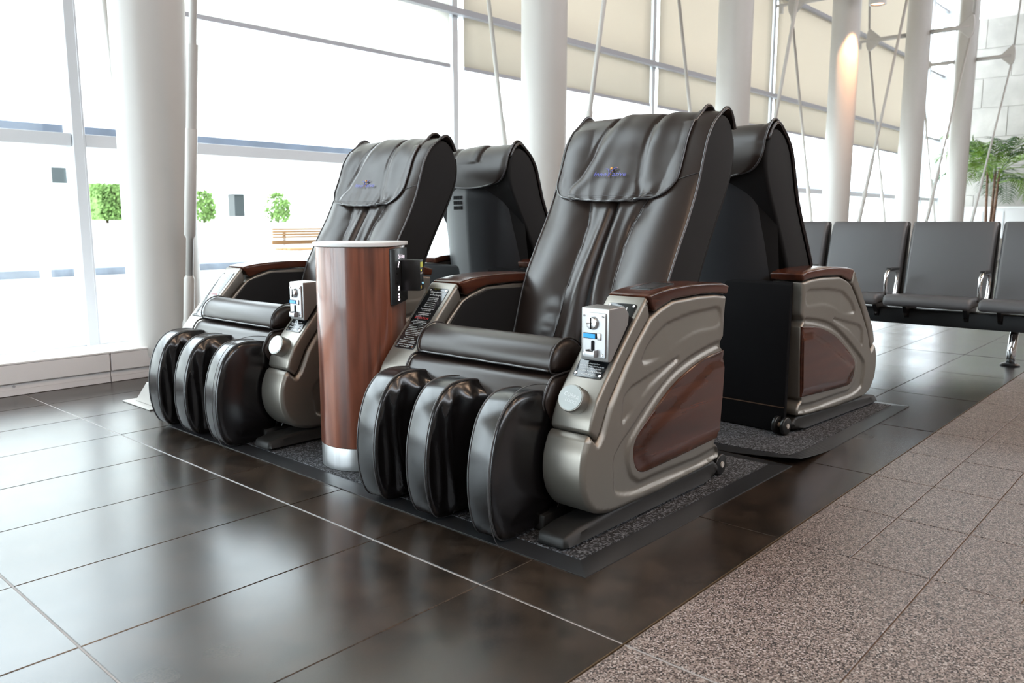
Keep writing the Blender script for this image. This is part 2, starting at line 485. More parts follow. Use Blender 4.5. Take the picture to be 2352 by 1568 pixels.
def slab(bm, P, y0, y1, r0=0.004, r1=0.004, mapf=None, relief=None, step=None, relief0=None, nseg=4):
    """Solid from closed outline P=(u,v), from depth y0 to y1; edges rounded r0 at y0, r1 at y1;
    relief(Q)->array lifts the y1 face away from y0 (same for relief0 on the y0 face)."""
    if mapf is None: mapf = lambda u, v, y: Vector((u, y, v))
    P = [tuple(p) for p in P]
    if poly_area(P) < 0: P = P[::-1]
    # drop doubles
    Q = [P[0]]
    for p in P[1:]:
        if abs(p[0] - Q[-1][0]) + abs(p[1] - Q[-1][1]) > 1e-5: Q.append(p)
    if abs(Q[0][0] - Q[-1][0]) + abs(Q[0][1] - Q[-1][1]) < 1e-5: Q.pop()
    P = Q
    sg = 1 if y1 > y0 else -1
    def cap(yv, s, r, rel):
        rings = []
        for k in range(nseg + 1):
            a = PI / 2 * k / nseg
            ins = r * (1 - math.cos(a)); dep = yv - s * r * (1 - math.sin(a))
            rings.append((inset(P, ins) if ins > 1e-9 else P, dep))
        return rings
    c1 = cap(y1, sg, r1, relief); c0 = cap(y0, -sg, r0, relief0)
    seq = c0[::-1] + c1
    rows = []
    for idx, (ring, dep) in enumerate(seq):
        off = np.zeros(len(ring))
        if relief is not None and idx == len(seq) - 1: off = relief(np.array(ring)) * sg
        if relief0 is not None and idx == 0: off = -relief0(np.array(ring)) * sg
        rows.append([bm.verts.new(mapf(p[0], p[1], dep + o)) for p, o in zip(ring, off)])
    n = len(P)
    for a, b in zip(rows, rows[1:]):
        for k in range(n): bm.faces.new((a[k], a[(k + 1) % n], b[(k + 1) % n], b[k]))
    for ring, dep, row, rel, s in ((seq[-1][0], seq[-1][1], rows[-1], relief, sg), (seq[0][0], seq[0][1], rows[0], relief0, -sg)):
        vv, ff, ov = cdt_fill(ring, step if rel is not None else None)
        off = rel(np.array([tuple(v) for v in vv])) * s if rel is not None else [0] * len(vv)
        vm = []
        for i, v in enumerate(vv):
            o = [k for k in ov[i] if k < n]
            vm.append(row[o[0]] if o else bm.verts.new(mapf(v[0], v[1], dep + off[i])))
        for f in ff:
            t = [vm[i] for i in f]
            if len(set(t)) == 3:
                try: bm.faces.new(t)
                except ValueError: pass

def sheet(bm, fn, nu, nv, thick=0.0):
    """grid surface fn(i/nu, j/nv)->Vector; optional thickness along the normals (closed solid)"""
    P = [[Vector(fn(i / nu, j / nv)) for j in range(nv + 1)] for i in range(nu + 1)]
    G = [[bm.verts.new(p) for p in r] for r in P]
    for i in range(nu):
        for j in range(nv): bm.faces.new((G[i][j], G[i + 1][j], G[i + 1][j + 1], G[i][j + 1]))
    if thick:
        H = []
        for i in range(nu + 1):
            row = []
            for j in range(nv + 1):
                du = P[min(i + 1, nu)][j] - P[max(i - 1, 0)][j]; dv = P[i][min(j + 1, nv)] - P[i][max(j - 1, 0)]
                n_ = du.cross(dv); n_ = n_.normalized() if n_.length > 1e-12 else Vector((0, 0, 1))
                row.append(bm.verts.new(P[i][j] - n_ * thick))
            H.append(row)
        for i in range(nu):
            for j in range(nv): bm.faces.new((H[i][j], H[i][j + 1], H[i + 1][j + 1], H[i + 1][j]))
        for i in range(nu):
            bm.faces.new((G[i][0], H[i][0], H[i + 1][0], G[i + 1][0])); bm.faces.new((G[i][nv], G[i + 1][nv], H[i + 1][nv], H[i][nv]))
        for j in range(nv):
            bm.faces.new((G[0][j], G[0][j + 1], H[0][j + 1], H[0][j])); bm.faces.new((G[nu][j], H[nu][j], H[nu][j + 1], G[nu][j + 1]))

_tc = {}
def text_geo(s):
    if s in _tc: return _tc[s]
    cu = bpy.data.curves.new('t', 'FONT'); cu.body = s; cu.size = 1.0; cu.align_x = 'CENTER'; cu.resolution_u = 2
    o = bpy.data.objects.new('t', cu); C.objects.link(o)
    dg = bpy.context.evaluated_depsgraph_get(); dg.update()
    me = o.evaluated_get(dg).to_mesh()
    v = [(p.co.x, p.co.y) for p in me.vertices]; f = [tuple(p.vertices) for p in me.polygons]
    o.evaluated_get(dg).to_mesh_clear()
    bpy.data.objects.remove(o); bpy.data.curves.remove(cu)
    _tc[s] = (v, f); return _tc[s]

def text(bm, s, mapf, cx, cy, size, width=None, shear=0.0):
    """mapf(x,y)->Vector on the surface; centred at cx, baseline cy"""
    v, f = text_geo(s)
    if not v: return
    xs = [p[0] for p in v]; w_ = max(xs) - min(xs); sx = size
    if width: sx = width / w_
    V = [bm.verts.new(mapf(cx + p[0] * sx + shear * p[1] * size, cy + p[1] * size)) for p in v]
    for q in f:
        try: bm.faces.new([V[i] for i in q])
        except ValueError: pass

# ------------------------------------------------------------------ THE SETTING
PX, PY = 0.736, 0.400
X0, YB = 1.273, 0.844           # light joint, border dark/granite
WY = 5.56                       # glazing plane
CY = 4.45                       # column line
COLX = [2.04, 5.34, 8.68, 11.98, 15.3, 18.45]

def sbox(name, m, x0, x1, y0, y1, z0, z1, parent=None, bev=0.0, structure=True):
    bm = bmesh.new(); box(bm, x0, x1, y0, y1, z0, z1, bev)
    o = obj(name, bm, m, parent)
    if structure and parent is None: o['kind'] = 'structure'
    return o

floor = sbox('floor', 'grout', -8, 23, -8.5, WY + 0.1, -0.12, -0.0045)
def tile_mesh(name, m, sx, sy, gx, gy):
    bm = bmesh.new()
    x1, y1 = sx - gx, sy - gy; c = 0.0016
    rows = []
    for (d, z) in ((0, -0.0045), (0, -c), (c, 0.0)):
        rows.append([bm.verts.new(p) for p in ((d, d, z), (x1 - d, d, z), (x1 - d, y1 - d, z), (d, y1 - d, z))])
    for a, b in zip(rows, rows[1:]):
        for k in range(4): bm.faces.new((a[k], a[(k + 1) % 4], b[(k + 1) % 4], b[k]))
    bm.faces.new(rows[-1])
    bmesh.ops.recalc_face_normals(bm, faces=bm.faces[:])
    me = bpy.data.meshes.new(name); bm.to_mesh(me); bm.free(); me.materials.append(M[m]); return me
def put_tile(me, x, y):
    o = bpy.data.objects.new('tile', me); C.objects.link(o); o.parent = floor
    o.location = (x, y, random.uniform(-0.0003, 0.0003)); return o
tm = tile_mesh('tile', 'tile_dark', PX, PY, 0.0040, 0.0022)
LEDGE = 4.35
for i in range(-4, 16):
    for j in range(0, 9):
        put_tile(tm, X0 + i * PX + 0.002, YB + j * PY + 0.0011)
bm = bmesh.new()
box(bm, X0 + 16 * PX + 0.003, 22.9, YB + 0.001, WY, -0.02, 0.0)
box(bm, -7.9, X0 - 4 * PX - 0.003, YB + 0.001, WY, -0.02, 0.0)
obj('far_dark_tiling', bm, 'tile_dark', floor)['kind'] = 'stuff'
tg = tile_mesh('tile', 'granite', PX, 0.3725, 0.0045, 0.0035)
ts = tile_mesh('tile', 'granite', PX / 2, 0.186, 0.0035, 0.003)
for i in range(-1, 1):
    for j in range(5):
        put_tile(tg, X0 + i * PX + 0.002, YB - (j + 1) * 0.3725 + 0.001)
for i in range(0, 20):
    for j in range(6):
        put_tile(ts, X0 + PX + i * PX / 2 + 0.002, YB - (j + 1) * 0.186 + 0.001)
bm = bmesh.new()
box(bm, X0 + 11 * PX + 0.003, 22.9, YB - 6 * 0.186, YB - 0.003, -0.02, -0.0002)
box(bm, -7.9, 22.9, -8.4, YB - 5 * 0.3725 - 0.002, -0.02, -0.0002)
box(bm, X0 + PX, 22.9, YB - 5 * 0.3725, YB - 6 * 0.186 - 0.002, -0.02, -0.0002)
box(bm, -7.9, X0 - PX - 0.003, YB - 5 * 0.3725, YB - 0.003, -0.02, -0.0002)
obj('far_granite_paving', bm, 'granite', floor)['kind'] = 'stuff'
bm = bmesh.new()
for i in (0, -1):
    box(bm, X0 + i * PX - 0.0022, X0 + i * PX + 0.0020, YB - 1.8, LEDGE + 0.3, -0.0044, -0.0012)
obj_split('pale_joint', bm, 'grout_light', floor)
bm = bmesh.new(); box(bm, -3, 12.5, YB - 0.0016, YB + 0.0012, -0.0044, 0.0012)
obj('border_strip', bm, mat('bronze_strip', (0.10, 0.065, 0.035), 0.45, metal=0.4), floor)

# low ledge along the window side
lg = thing('trim_1', None, None); lg['kind'] = 'structure'
for a, b in ((-7.9, -0.61), (-0.61, 1.685), (1.685, 4.0), (4.0, 6.3), (6.3, 12.9), (12.9, 21.4)):
    bm = bmesh.new(); box(bm, a + 0.003, b - 0.003, LEDGE, LEDGE + 0.27, 0.062, 0.155, 0.004)
    obj('panel', bm, 'kick', lg)
    bm = bmesh.new(); box(bm, a + 0.003, b - 0.003, LEDGE + 0.012, LEDGE + 0.26, 0.002, 0.030)
    obj('base_board', bm, 'kick', lg)
    bm = bmesh.new(); box(bm, a + 0.002, b - 0.002, LEDGE + 0.016, LEDGE + 0.26, 0.031, 0.061)
    obj('reveal', bm, 'kick', lg)
    bm = bmesh.new(); box(bm, a, b, LEDGE - 0.004, LEDGE + 0.28, 0.156, 0.166, 0.002)
    obj('top_board', bm, 'sill', lg)
bm = bmesh.new()
for k in range(14): 
    x = 0.55 + k * 0.68
    cyl(bm, (x, LEDGE + 0.012, 0.048), (x, LEDGE + 0.004, 0.048), 0.006, seg=8)
obj_split('bolt', bm, 'bar', lg)
sbox('trim_2', 'sill', -7.9, 21.4, LEDGE + 0.285, WY + 0.05, 0.003, 0.016)

# window wall: frame members and panes
ww = thing('window_1', None, None); ww['kind'] = 'structure'
mulX = [-7.9, -4.56, -1.26] + COLX + [19.95, 21.3]
def member(name, x0, x1, y0, y1, z0, z1, m='frame_grey', bev=0.003):
    bm = bmesh.new(); box(bm, x0, x1, y0, y1, z0, z1, bev, 1); return obj(name, bm, m, ww)
for x in mulX:
    member('mullion', x - 0.040, x + 0.022, WY - 0.07, WY + 0.09, 0.0, CEIL)
    member('mullion_edge', x + 0.024, x + 0.040, WY - 0.055, WY + 0.09, 0.0, CEIL, 'frame_grey')
for a, b in zip(mulX, mulX[1:]):
    x0, x1 = a + 0.042, b - 0.042
    member('transom', x0, x1, WY - 0.05, WY + 0.08, 1.305, 1.385)
    member('transom', x0, x1, WY - 0.02, WY + 0.06, 2.70, 2.75, 'bar')
    member('transom', x0, x1, WY - 0.02, WY + 0.06, 4.15, 4.20, 'bar')
    member('transom', x0, x1, WY - 0.02, WY + 0.06, 5.60, 5.65, 'bar')
    member('bottom_rail', x0, x1, WY - 0.03, WY + 0.06, 0.016, 0.045, 'frame_grey')
    for z0, z1 in ((0.046, 1.304), (1.386, 2.699), (2.751, 4.149), (4.201, 5.599), (5.651, CEIL - 0.02)):
        bm = bmesh.new(); box(bm, x0 + 0.002, x1 - 0.002, WY + 0.02, WY + 0.032, z0, z1)
        obj('pane', bm, 'glass', ww)
for z in (2.68, 4.14, 5.60):
    member('guide_rail', -7.9, 18.45, WY - 0.135, WY - 0.075, z, z + 0.055, 'bar')
for xa in (-7.86, -4.52):  # out-of-view blinds, added to cut window reflections on the headrest leather
    bm = bmesh.new(); sheet(bm, lambda u, v, xa=xa: (xa + 3.24 * u, WY - 0.045, 2.255 + (CEIL - 0.3 - 2.255) * v), 8, 4, 0.0012); obj('added_blind', bm, 'blind', ww)
# left-most bay behind the frame edge stays plain
# roller blinds
BL = [(COLX[0], 0), (COLX[1], 0), (COLX[2], 0), (COLX[3], 0), (COLX[4], 0)]
blind_lab = ['cream roller blind left of the second white column, above the reclining chairs',
             'cream roller blind between the second and third white columns',
             'cream roller blind between the third and fourth white columns',
             'cream roller blind between the fourth and fifth white columns',
             'cream roller blind between the fifth and sixth white columns']
for k, a in enumerate(COLX[:5]):
    b = COLX[k + 1]
    t = thing('roller_blind', blind_lab[k], 'blind', (a, WY - 0.045, 0))
    x0, x1 = 0.12, b - a - 0.06
    zb = 2.255
    def bf(u, v, x0=x0, x1=x1, zb=zb): return (x0 + (x1 - x0) * u, 0.004 * math.sin(u * 9), zb + (CEIL - 0.3 - zb) * v)
    bm = bmesh.new(); sheet(bm, bf, 16, 6, 0.0012); obj('fabric', bm, 'blind' if k else 'blind_sunlit', t, True)
    bm = bmesh.new(); box(bm, x0, x1, -0.010, 0.010, zb - 0.034, zb - 0.001, 0.003); obj('bottom_bar', bm, 'bar', t)
    bm = bmesh.new(); cyl(bm, (x0 - 0.03, 0, CEIL - 0.26), (x1 + 0.03, 0, CEIL - 0.26), 0.03, seg=16); obj('roller', bm, 'frame_grey', t)

# columns with their bowstring rods
col_lab = ['thick white round column by the window, behind the left black recliner',
           'white round column rising between the two front recliner backs',
           'white round column right behind the headrest of the nearest recliner',
           'white round column lit by a warm orange spot',
           'white round column next after the spotlit one, seats in front of it',
           'farthest white round column, in front of the stone wall and palm']
for k, x in enumerate(COLX):
    t = thing('round_column', col_lab[k], 'column', (x, CY, 0), 0)
    bm = bmesh.new()
    lathe(bm, [(0.105, 0.172), (0.11, 0.185), (0.14, 0.190), (3.0, 0.190), (CEIL, 0.190)], 48)
    obj('shaft', bm, 'white_paint', t, True, 40)
    bm = bmesh.new(); lathe(bm, [(0.001, 0.12), (0.105, 0.12)], 24); obj('foot', bm, 'bar', t)
    for zz in (0.9, 2.9, 4.9):
        bm = bmesh.new(); lathe(bm, [(zz, 0.2053), (zz + 0.004, 0.2053)], 48, cap=False); 
        bm.free()
    NY, NZ = 0.82, 4.0
    for s, nm in ((-1, 'front'), (1, 'rear')):
        bm = bmesh.new()
        tube(bm, [(0, s * 0.2, NZ), (0, s * (NY - 0.03), NZ)], 0.038, 12)
        obj('strut', bm, 'white_paint', t, True)
        bm = bmesh.new()
        cast = fillet([(s * (NY - 0.22), NZ - 0.02), (s * (NY - 0.02), NZ - 0.20), (s * (NY + 0.035), NZ - 0.10), (s * (NY + 0.035), NZ + 0.10), (s * (NY - 0.0), NZ + 0.22), (s * (NY - 0.22), NZ + 0.02)], 0.05)
        slab(bm, cast, -0.030, 0.030, 0.015, 0.015, mapf=lambda u, v, y: Vector((y, u, v)))
        obj('cast_node', bm, 'white_paint', t, True, 50)
        yb = s * 0.262
        r = 0.019
        bm = bmesh.new()
        base = Vector((0, yb, 0.29)); top = Vector((0, s * (NY - 0.02), NZ - 0.16))
        tube(bm, [base, top], r, 12); obj('rod', bm, 'white_paint', t, True)
        bm = bmesh.new()
        def P(q): return base.lerp(top, q)
        tube(bm, [P(0.13), P(0.135), P(0.285), P(0.29)], [r, 0.030, 0.030, r], 14)
        obj('sleeve', bm, 'white_paint', t, True, 50)
        bm = bmesh.new()
        tube(bm, [P(0.285), P(0.40)], 0.027, 14); obj('sleeve', bm, 'white_paint', t, True, 50)
        bm = bmesh.new()
        tube(bm, [P(-0.04), P(0.0), P(0.07), P(0.075)], [0.028, 0.028, 0.028, r], 12)
        fp = fillet([(yb - s * 0.02, 0.04), (yb + s * 0.075, 0.04), (yb + s * 0.07, 0.20), (yb + s * 0.03, 0.32), (yb - s * 0.03, 0.32), (yb - s * 0.055, 0.18)], 0.03)
        slab(bm, fp, -0.022, 0.022, 0.008, 0.008, mapf=lambda u, v, y: Vector((y, u, v)))
        cyl(bm, (-0.034, yb + s * 0.02, 0.11), (0.034, yb + s * 0.02, 0.11), 0.024, seg=14)
        obj('rod_clevis', bm, 'white_paint', t, True, 50)
        bm = bmesh.new()
        tube(bm, [(0, s * (NY + 0.0), NZ + 0.18), (0, s * (NY + 0.16), CEIL)], r, 12); obj('rod', bm, 'white_paint', t, True)
        if s == 1:
            bm = bmesh.new(); tube(bm, [(0, NY + 0.03, NZ), (0, WY - CY - 0.08, NZ)], 0.022, 10)
            box(bm, -0.02, 0.02, WY - CY - 0.17, WY - CY - 0.13, NZ - 0.12, NZ + 0.02); obj('wall_link', bm, 'white_paint', t, True, 40)

# floor bracket wedge left of the left recliner
# ceiling and enclosing walls (far parts)
bm = bmesh.new(); box(bm, -8, 23, -8.5, WY + 0.1, CEIL, CEIL + 0.2); tag(obj('ceiling', bm, 'ceiling'), kind='structure')
sbox('wall_back', 'wall', -8.2, -8.0, -8.5, 0.0, 0, CEIL)
sbox('trim_9', 'wall', -8.2, -8.0, 0.0, WY + 0.1, 0, 0.25)
sbox('trim_10', 'wall', -8.2, -8.0, 0.0, WY + 0.1, 4.6, CEIL)
wb_ = thing('fill_window', None, None); wb_['kind'] = 'structure'  # unseen end glazing, added so daylight brightens the chair fronts
for y in (0.03, 1.4, 2.8, 4.2, 5.5):
    bm = bmesh.new(); box(bm, -8.15, -8.05, y - .03, y + .03, 0.25, 4.6); obj('mullion', bm, 'frame_grey', wb_)
for y in (0.06, 1.43, 2.83, 4.23):
    bm = bmesh.new(); box(bm, -8.11, -8.10, y, y + 1.3, 0.25, 4.6); obj('pane', bm, 'glass', wb_)
sbox('wall_right', 'wall', -8, 23, -8.7, -8.5, 0, 5.6)
for x in (-8, -2, 4, 10, 16, 22.8):
    sbox('trim_3', 'frame_grey', x, x + 0.15, -8.65, -8.5, 5.6, CEIL)
sbox('trim_4', 'frame_grey', -8, 23, -8.65, -8.5, 6.5, 6.58)

# stone end wall
XE = 21.5
st = sbox('wall_end', 'mortar', XE + 0.06, XE + 0.4, -8.5, 5.46, 0, 5.42)
rowh, bw = 0.66, 1.22
row = 0; z = 0.12
while z < 5.4:
    z1 = min(z + rowh, 5.42)
    y = 5.46 + (bw * 0.45 if row % 2 else 0) 
    while y > -1.5:
        ya, yb_ = y - bw, min(y, 5.46)
        if yb_ - ya > 0.1:
            bm = bmesh.new(); d = random.uniform(0, 0.02)
            box(bm, XE + 0.035 + d * .5, XE + 0.06, ya + 0.006, yb_ - 0.006, z + 0.006, z1 - 0.006, 0.005, 1)
            obj('stone_block', bm, 'stone', st)
        y -= bw
    z = z1; row += 1
bm = bmesh.new(); box(bm, XE + 0.02, XE + 0.06, -8.5, -1.6, 0, 5.42); obj('far_stone', bm, 'stone', st)
sbox('trim_5', 'kick', XE - 0.35, XE - 0.02, -8.4, 5.3, 0.0, 1.12)
for k in range(24):
    sbox('trim_6', 'frame_grey', XE - 0.362, XE - 0.351, 4.9 - k * 0.42, 4.92 - k * 0.42, 0.05, 1.06)
sbox('trim_7', 'sill', XE - 0.38, XE - 0.01, -8.4, 5.3, 1.121, 1.17)
# clerestory above the stone wall
sbox('trim_8', 'wall', 24.6, 24.8, -8.5, 5.5, 5.0, CEIL)
for y in (4.35, 3.15, 1.9):
    bm = bmesh.new(); lathe(bm, [(5.3, 0.22), (CEIL, 0.22)], 28, Matrix.Translation((22.6, y, 0)))
    o = obj('round_column', bm, 'white_paint', None, True, 40)
    tag(o, {4.35: 'white column stub above the stone wall, left one', 3.15: 'white column stub above the stone wall, middle one',
            1.9: 'white column stub above the stone wall, right one'}[y], 'column')

# downlights
dl_lab = ['white cylindrical downlight right beside the spotlit column', 'white cylindrical downlight hanging lower, right of the other one']
for (x, y, z), lb in zip(((11.68, 4.06, 3.84), (11.25, 3.79, 3.60)), dl_lab):
    t = thing('downlight', lb, 'lamp', (x, y, z))
    bm = bmesh.new(); lathe(bm, [(0, 0.085), (0.0, 0.105), (0.30, 0.105), (0.31, 0.09)], 28, cap=False)
    bmesh.ops.holes_fill(bm, edges=[e for e in bm.edges if e.is_boundary and e.verts[0].co.z > 0.2])
    obj('housing', bm, 'white_paint', t, True, 40)
    bm = bmesh.new(); cyl(bm, (0, 0, 0.012), (0, 0, 0.02), 0.084, seg=24); obj('bulb_disc', bm, 'lamp_warm', t)
    bm = bmesh.new(); cyl(bm, (0, 0, 0.31), (0, 0, CEIL - z), 0.010, seg=8); obj('stem', bm, 'white_paint', t)
sp = bpy.data.lights.new('downlight_beam', 'SPOT'); sp.energy = 420; sp.color = (1.0, 0.50, 0.24); sp.spot_size = math.radians(34); sp.spot_blend = 0.6; sp.shadow_soft_size = 0.03
so = bpy.data.objects.new('downlight_beam', sp); C.objects.link(so); so.location = (11.68, 4.06, 3.83)
so.rotation_euler = (Vector((11.82, 4.30, 3.05)) - Vector((11.68, 4.06, 3.83))).to_track_quat('-Z', 'Y').to_euler()

# unseen warm fill panels, added under the ceiling to light the interior
lp = bpy.data.materials.new('x')
for i, (x, y) in enumerate(((-1.5, -2.0), (3.0, -2.0), (7.5, -2.0), (12, -2.0), (-1.5, -5.5), (3.0, -5.5), (7.5, -5.5), (12, -5.5), (16.5, -2.0))):
    t = thing('ceiling_fill', 'warm square fill panel added high over the hall, out of frame', 'lamp', (x, y, CEIL), 0, 'added hall fill panels')
    bm = bmesh.new(); box(bm, -0.45, 0.45, -0.45, 0.45, -0.08, 0.0, 0.01); obj('housing', bm, 'white_paint', t)
    bm = bmesh.new(); box(bm, -0.40, 0.40, -0.40, 0.40, -0.085, -0.081); obj('diffuser', bm, 'lamp_warm', t)
    a = area('hall_fill_light', (x, y, CEIL - 0.1), (0, 0, 0), 0.8, 0.8, 75, (1.0, 0.70, 0.48))

# ------------------------------------------------------------------ MATS
def make_mat(name, label, x0, x1, y0, y1, curl):
    t = thing(name, label, 'mat', (x0, y0, 0), 0, None)
    lx, ly = x1 - x0, y1 - y0; bw_ = 0.066
    bm = bmesh.new()
    # rubber edge: ring sheet sloping to the tiles, corner at (0..) lifts a little
    def lift(x, y): 
        return curl * max(0, 1 - math.hypot(x - 0.0, y - 0.0) / 0.30) ** 1.5
    nx, ny = 40, 60
    def ringpt(x, y, inner):
        z = 0.0075 if inner else 0.0022
        return Vector((x, y, z + lift(x, y) * (1.0 if not inner else 0.4)))
    def per(i_):
        pts = []
        a = bw_ if i_ else 0.0
        for k in range(nx): pts.append((a + (lx - 2 * a) * k / nx, a))
        for k in range(ny): pts.append((lx - a, a + (ly - 2 * a) * k / ny))
        for k in range(nx): pts.append((lx - a - (lx - 2 * a) * k / nx, ly - a))
        for k in range(ny): pts.append((a, ly - a - (ly - 2 * a) * k / ny))
        return pts
    po, pi_ = per(0), per(1)
    vo = [bm.verts.new(ringpt(x, y, False)) for x, y in po]; vi = [bm.verts.new(ringpt(x, y, True)) for x, y in pi_]
    vl = [bm.verts.new(ringpt(x, y, False) - Vector((0, 0, 0.0018))) for x, y in po]; vm = [bm.verts.new((x, y, 0.0006 + lift(x, y) * 0.4)) for x, y in pi_]
    n = len(vo)
    for k in range(n):
        j = (k + 1) % n
        bm.faces.new((vo[k], vo[j], vi[j], vi[k])); bm.faces.new((vl[k], vl[j], vo[j], vo[k]))
        bm.faces.new((vm[k], vm[j], vl[j], vl[k])); bm.faces.new((vi[k], vi[j], vm[j], vm[k]))
    obj('rubber_edge', bm, 'mat_rubber', t)
    bm = bmesh.new()
    # carpet field with ribs
    def cf(u, v):
        x = bw_ - 0.004 + (lx - 2 * bw_ + 0.008) * u; y = bw_ - 0.004 + (ly - 2 * bw_ + 0.008) * v
        return (x, y, 0.0094 + lift(x, y) * 0.4 + 0.0006 * math.sin(y * 520))
    sheet(bm, cf, 24, 360, 0.003)
    obj('carpet', bm, 'carpet', t)
    return t
make_mat('floor_mat', 'black rubber edged carpet mat under the two front facing recliners', 1.464, 2.655, 1.083, 3.246, 0.0)
make_mat('floor_mat', 'black rubber edged carpet mat under the two rear recliners, near corner curling up', 2.665, 3.90, 1.060, 3.27, 0.028)

# ------------------------------------------------------------------ MASSAGE RECLINER
OX = 1.93
def L_(pts): return [(a - OX, b) for a, b in pts]

BC = cr(L_([(2.13, .38), (2.16, .48), (2.205, .62), (2.275, .75), (2.335, .85), (2.385, .95), (2.415, 1.04), (2.442, 1.11), (2.485, 1.165),
            (2.54, 1.194), (2.585, 1.186), (2.618, 1.148), (2.632, 1.08), (2.62, 1.01), (2.575, .92), (2.50, .80), (2.42, .65), (2.37, .50), (2.345, .36)]), 10)
BCa = np.array(BC); BCl = np.concatenate([[0], np.cumsum(np.linalg.norm(np.diff(BCa, axis=0), axis=1))]); BCL = BCl[-1]
def bc(s):
    s = min(max(s, 0), BCL)
    u = np.interp(s, BCl, BCa[:, 0]); z = np.interp(s, BCl, BCa[:, 1])
    e = 0.012
    a = (np.interp(min(s + e, BCL), BCl, BCa[:, 0]) - np.interp(max(s - e, 0), BCl, BCa[:, 0]),
         np.interp(min(s + e, BCL), BCl, BCa[:, 1]) - np.interp(max(s - e, 0), BCl, BCa[:, 1]))
    L = math.hypot(*a); t = (a[0] / L, a[1] / L)
    return u, z, -t[1], t[0]
ITOP = int(np.argmax(BCa[:, 1])); STOP = BCl[ITOP]
def s_at_z(z, front=True):
    if front: return float(np.interp(z, BCa[:ITOP + 1, 1], BCl[:ITOP + 1]))
    return float(np.interp(-z, -BCa[ITOP:, 1], BCl[ITOP:]))
BH = 0.296
def seam_t(z):
    return float(np.interp(z, [0.38, 0.5, 0.65, 0.75, 0.82, 0.88, 0.94, 1.0, 1.25], [0.40, 0.34, 0.30, 0.285, 0.30, 0.36, 0.45, 0.50, 0.52]))
def back_rel(s, t):
    z = bc(s)[1]
    if s > STOP: z = 1.25
    ts = seam_t(z); a = abs(t)
    top = 1 - 0.55 * float(sstep(np.array((z - 0.9) / 0.18)))
    low = float(sstep(np.array((z - 0.38) / 0.1)))
    if a > ts:
        q = (a - ts) / (1 - ts)
        o = 0.027 * (math.sin(PI * min(1, q)) ** 0.75) * top * (0.5 + 0.5 * low)
        # small wrinkles where the bolster meets the seam
        o += 0.0014 * math.exp(-((q - 0.16) / 0.12) ** 2) * math.sin(z * 70 + 3 * t + 4 * math.sin(z * 13)) * top * top
    else:
        q = a / ts
        o = (0.020 * (math.sin(PI * min(1, q * 0.98)) ** 0.8) + 0.004 * math.sin(q * 9 + z * 7)) * top
        o -= 0.010 * math.exp(-(a / 0.03) ** 2) * top
    o += 0.020 * math.exp(-((s - STOP - 0.01) / 0.035) ** 2) * max(0, (a - 0.93) / 0.07)
    return o
def back_pt(s, t, extra=0.0):
    u, z, nu_, nz_ = bc(s); o = 0.004 + back_rel(s, t) + extra
    return Vector((u + nu_ * o, t * BH, z + nz_ * o))

FA, FB = s_at_z(0.905), s_at_z(1.03, False)
YL, YR = 0.282, -0.228
def flap_pt(a, b, extra=0.0):
    """a 0..1 from the front hem over the top to the rear hem, b 0 (left, +y) .. 1"""
    bow = 0.016 * (math.sin(PI * b)) 
    s = FA - bow + (FB - FA + 2 * bow) * a
    L = FB - FA; d = min(a, 1 - a) * L; R = 0.085
    k = R - math.sqrt(max(0, R * R - (R - min(d, R)) ** 2))
    y = (YL - k) + ((YR + k) - (YL - k)) * b
    u, z, nu_, nz_ = bc(s)
    f = min(1, a * L / 0.40) if a < 0.5 else 1
    o = 0.034 - 0.014 * float(sstep(np.array(a * 3)))
    if a > 0.6: o = 0.018 + 0.02 * (a - 0.6)
    h = a * L / 0.37                       # 0 at hem, 1 near the top
    if h < 1.25:
        bl = np.interp(h, [0, .25, .5, .8, 1.2], [.05, .20, .27, .34, .36]); br = np.interp(h, [0, .2, .45, 1.2], [.79, .71, .69, .73])
        for c, wd in ((bl, .017), (br, .017)):
            x = (b - c) / wd
            o -= 0.0100 * math.exp(-x * x) * (1 - 0.5 * max(0, h - .7))
            o += 0.0050 * math.exp(-((b - c - .075) / .06) ** 2)
        o += 0.006 * math.sin(PI * min(1, max(0, (b - bl) / max(.05, br - bl)))) 
        o += 0.0016 * math.sin(b * 46) * math.exp(-h * 4.5) * (1 if b > .3 else .4)
        o += 0.003 * math.sin(h * 7 + b * 4)
    edge = min(b, 1 - b)
    o -= 0.008 * math.exp(-(edge / 0.04) ** 2)
    o = max(o, 0.011 + back_rel(s, max(-1, min(1, y / BH))) * (1.0 if a < .5 else .4))
    o += 0.022 * math.exp(-((s - STOP - 0.005) / 0.035) ** 2) * max(0, (0.06 - edge) / 0.06)
    o += extra
    return Vector((u + nu_ * o, y, z + nz_ * o))

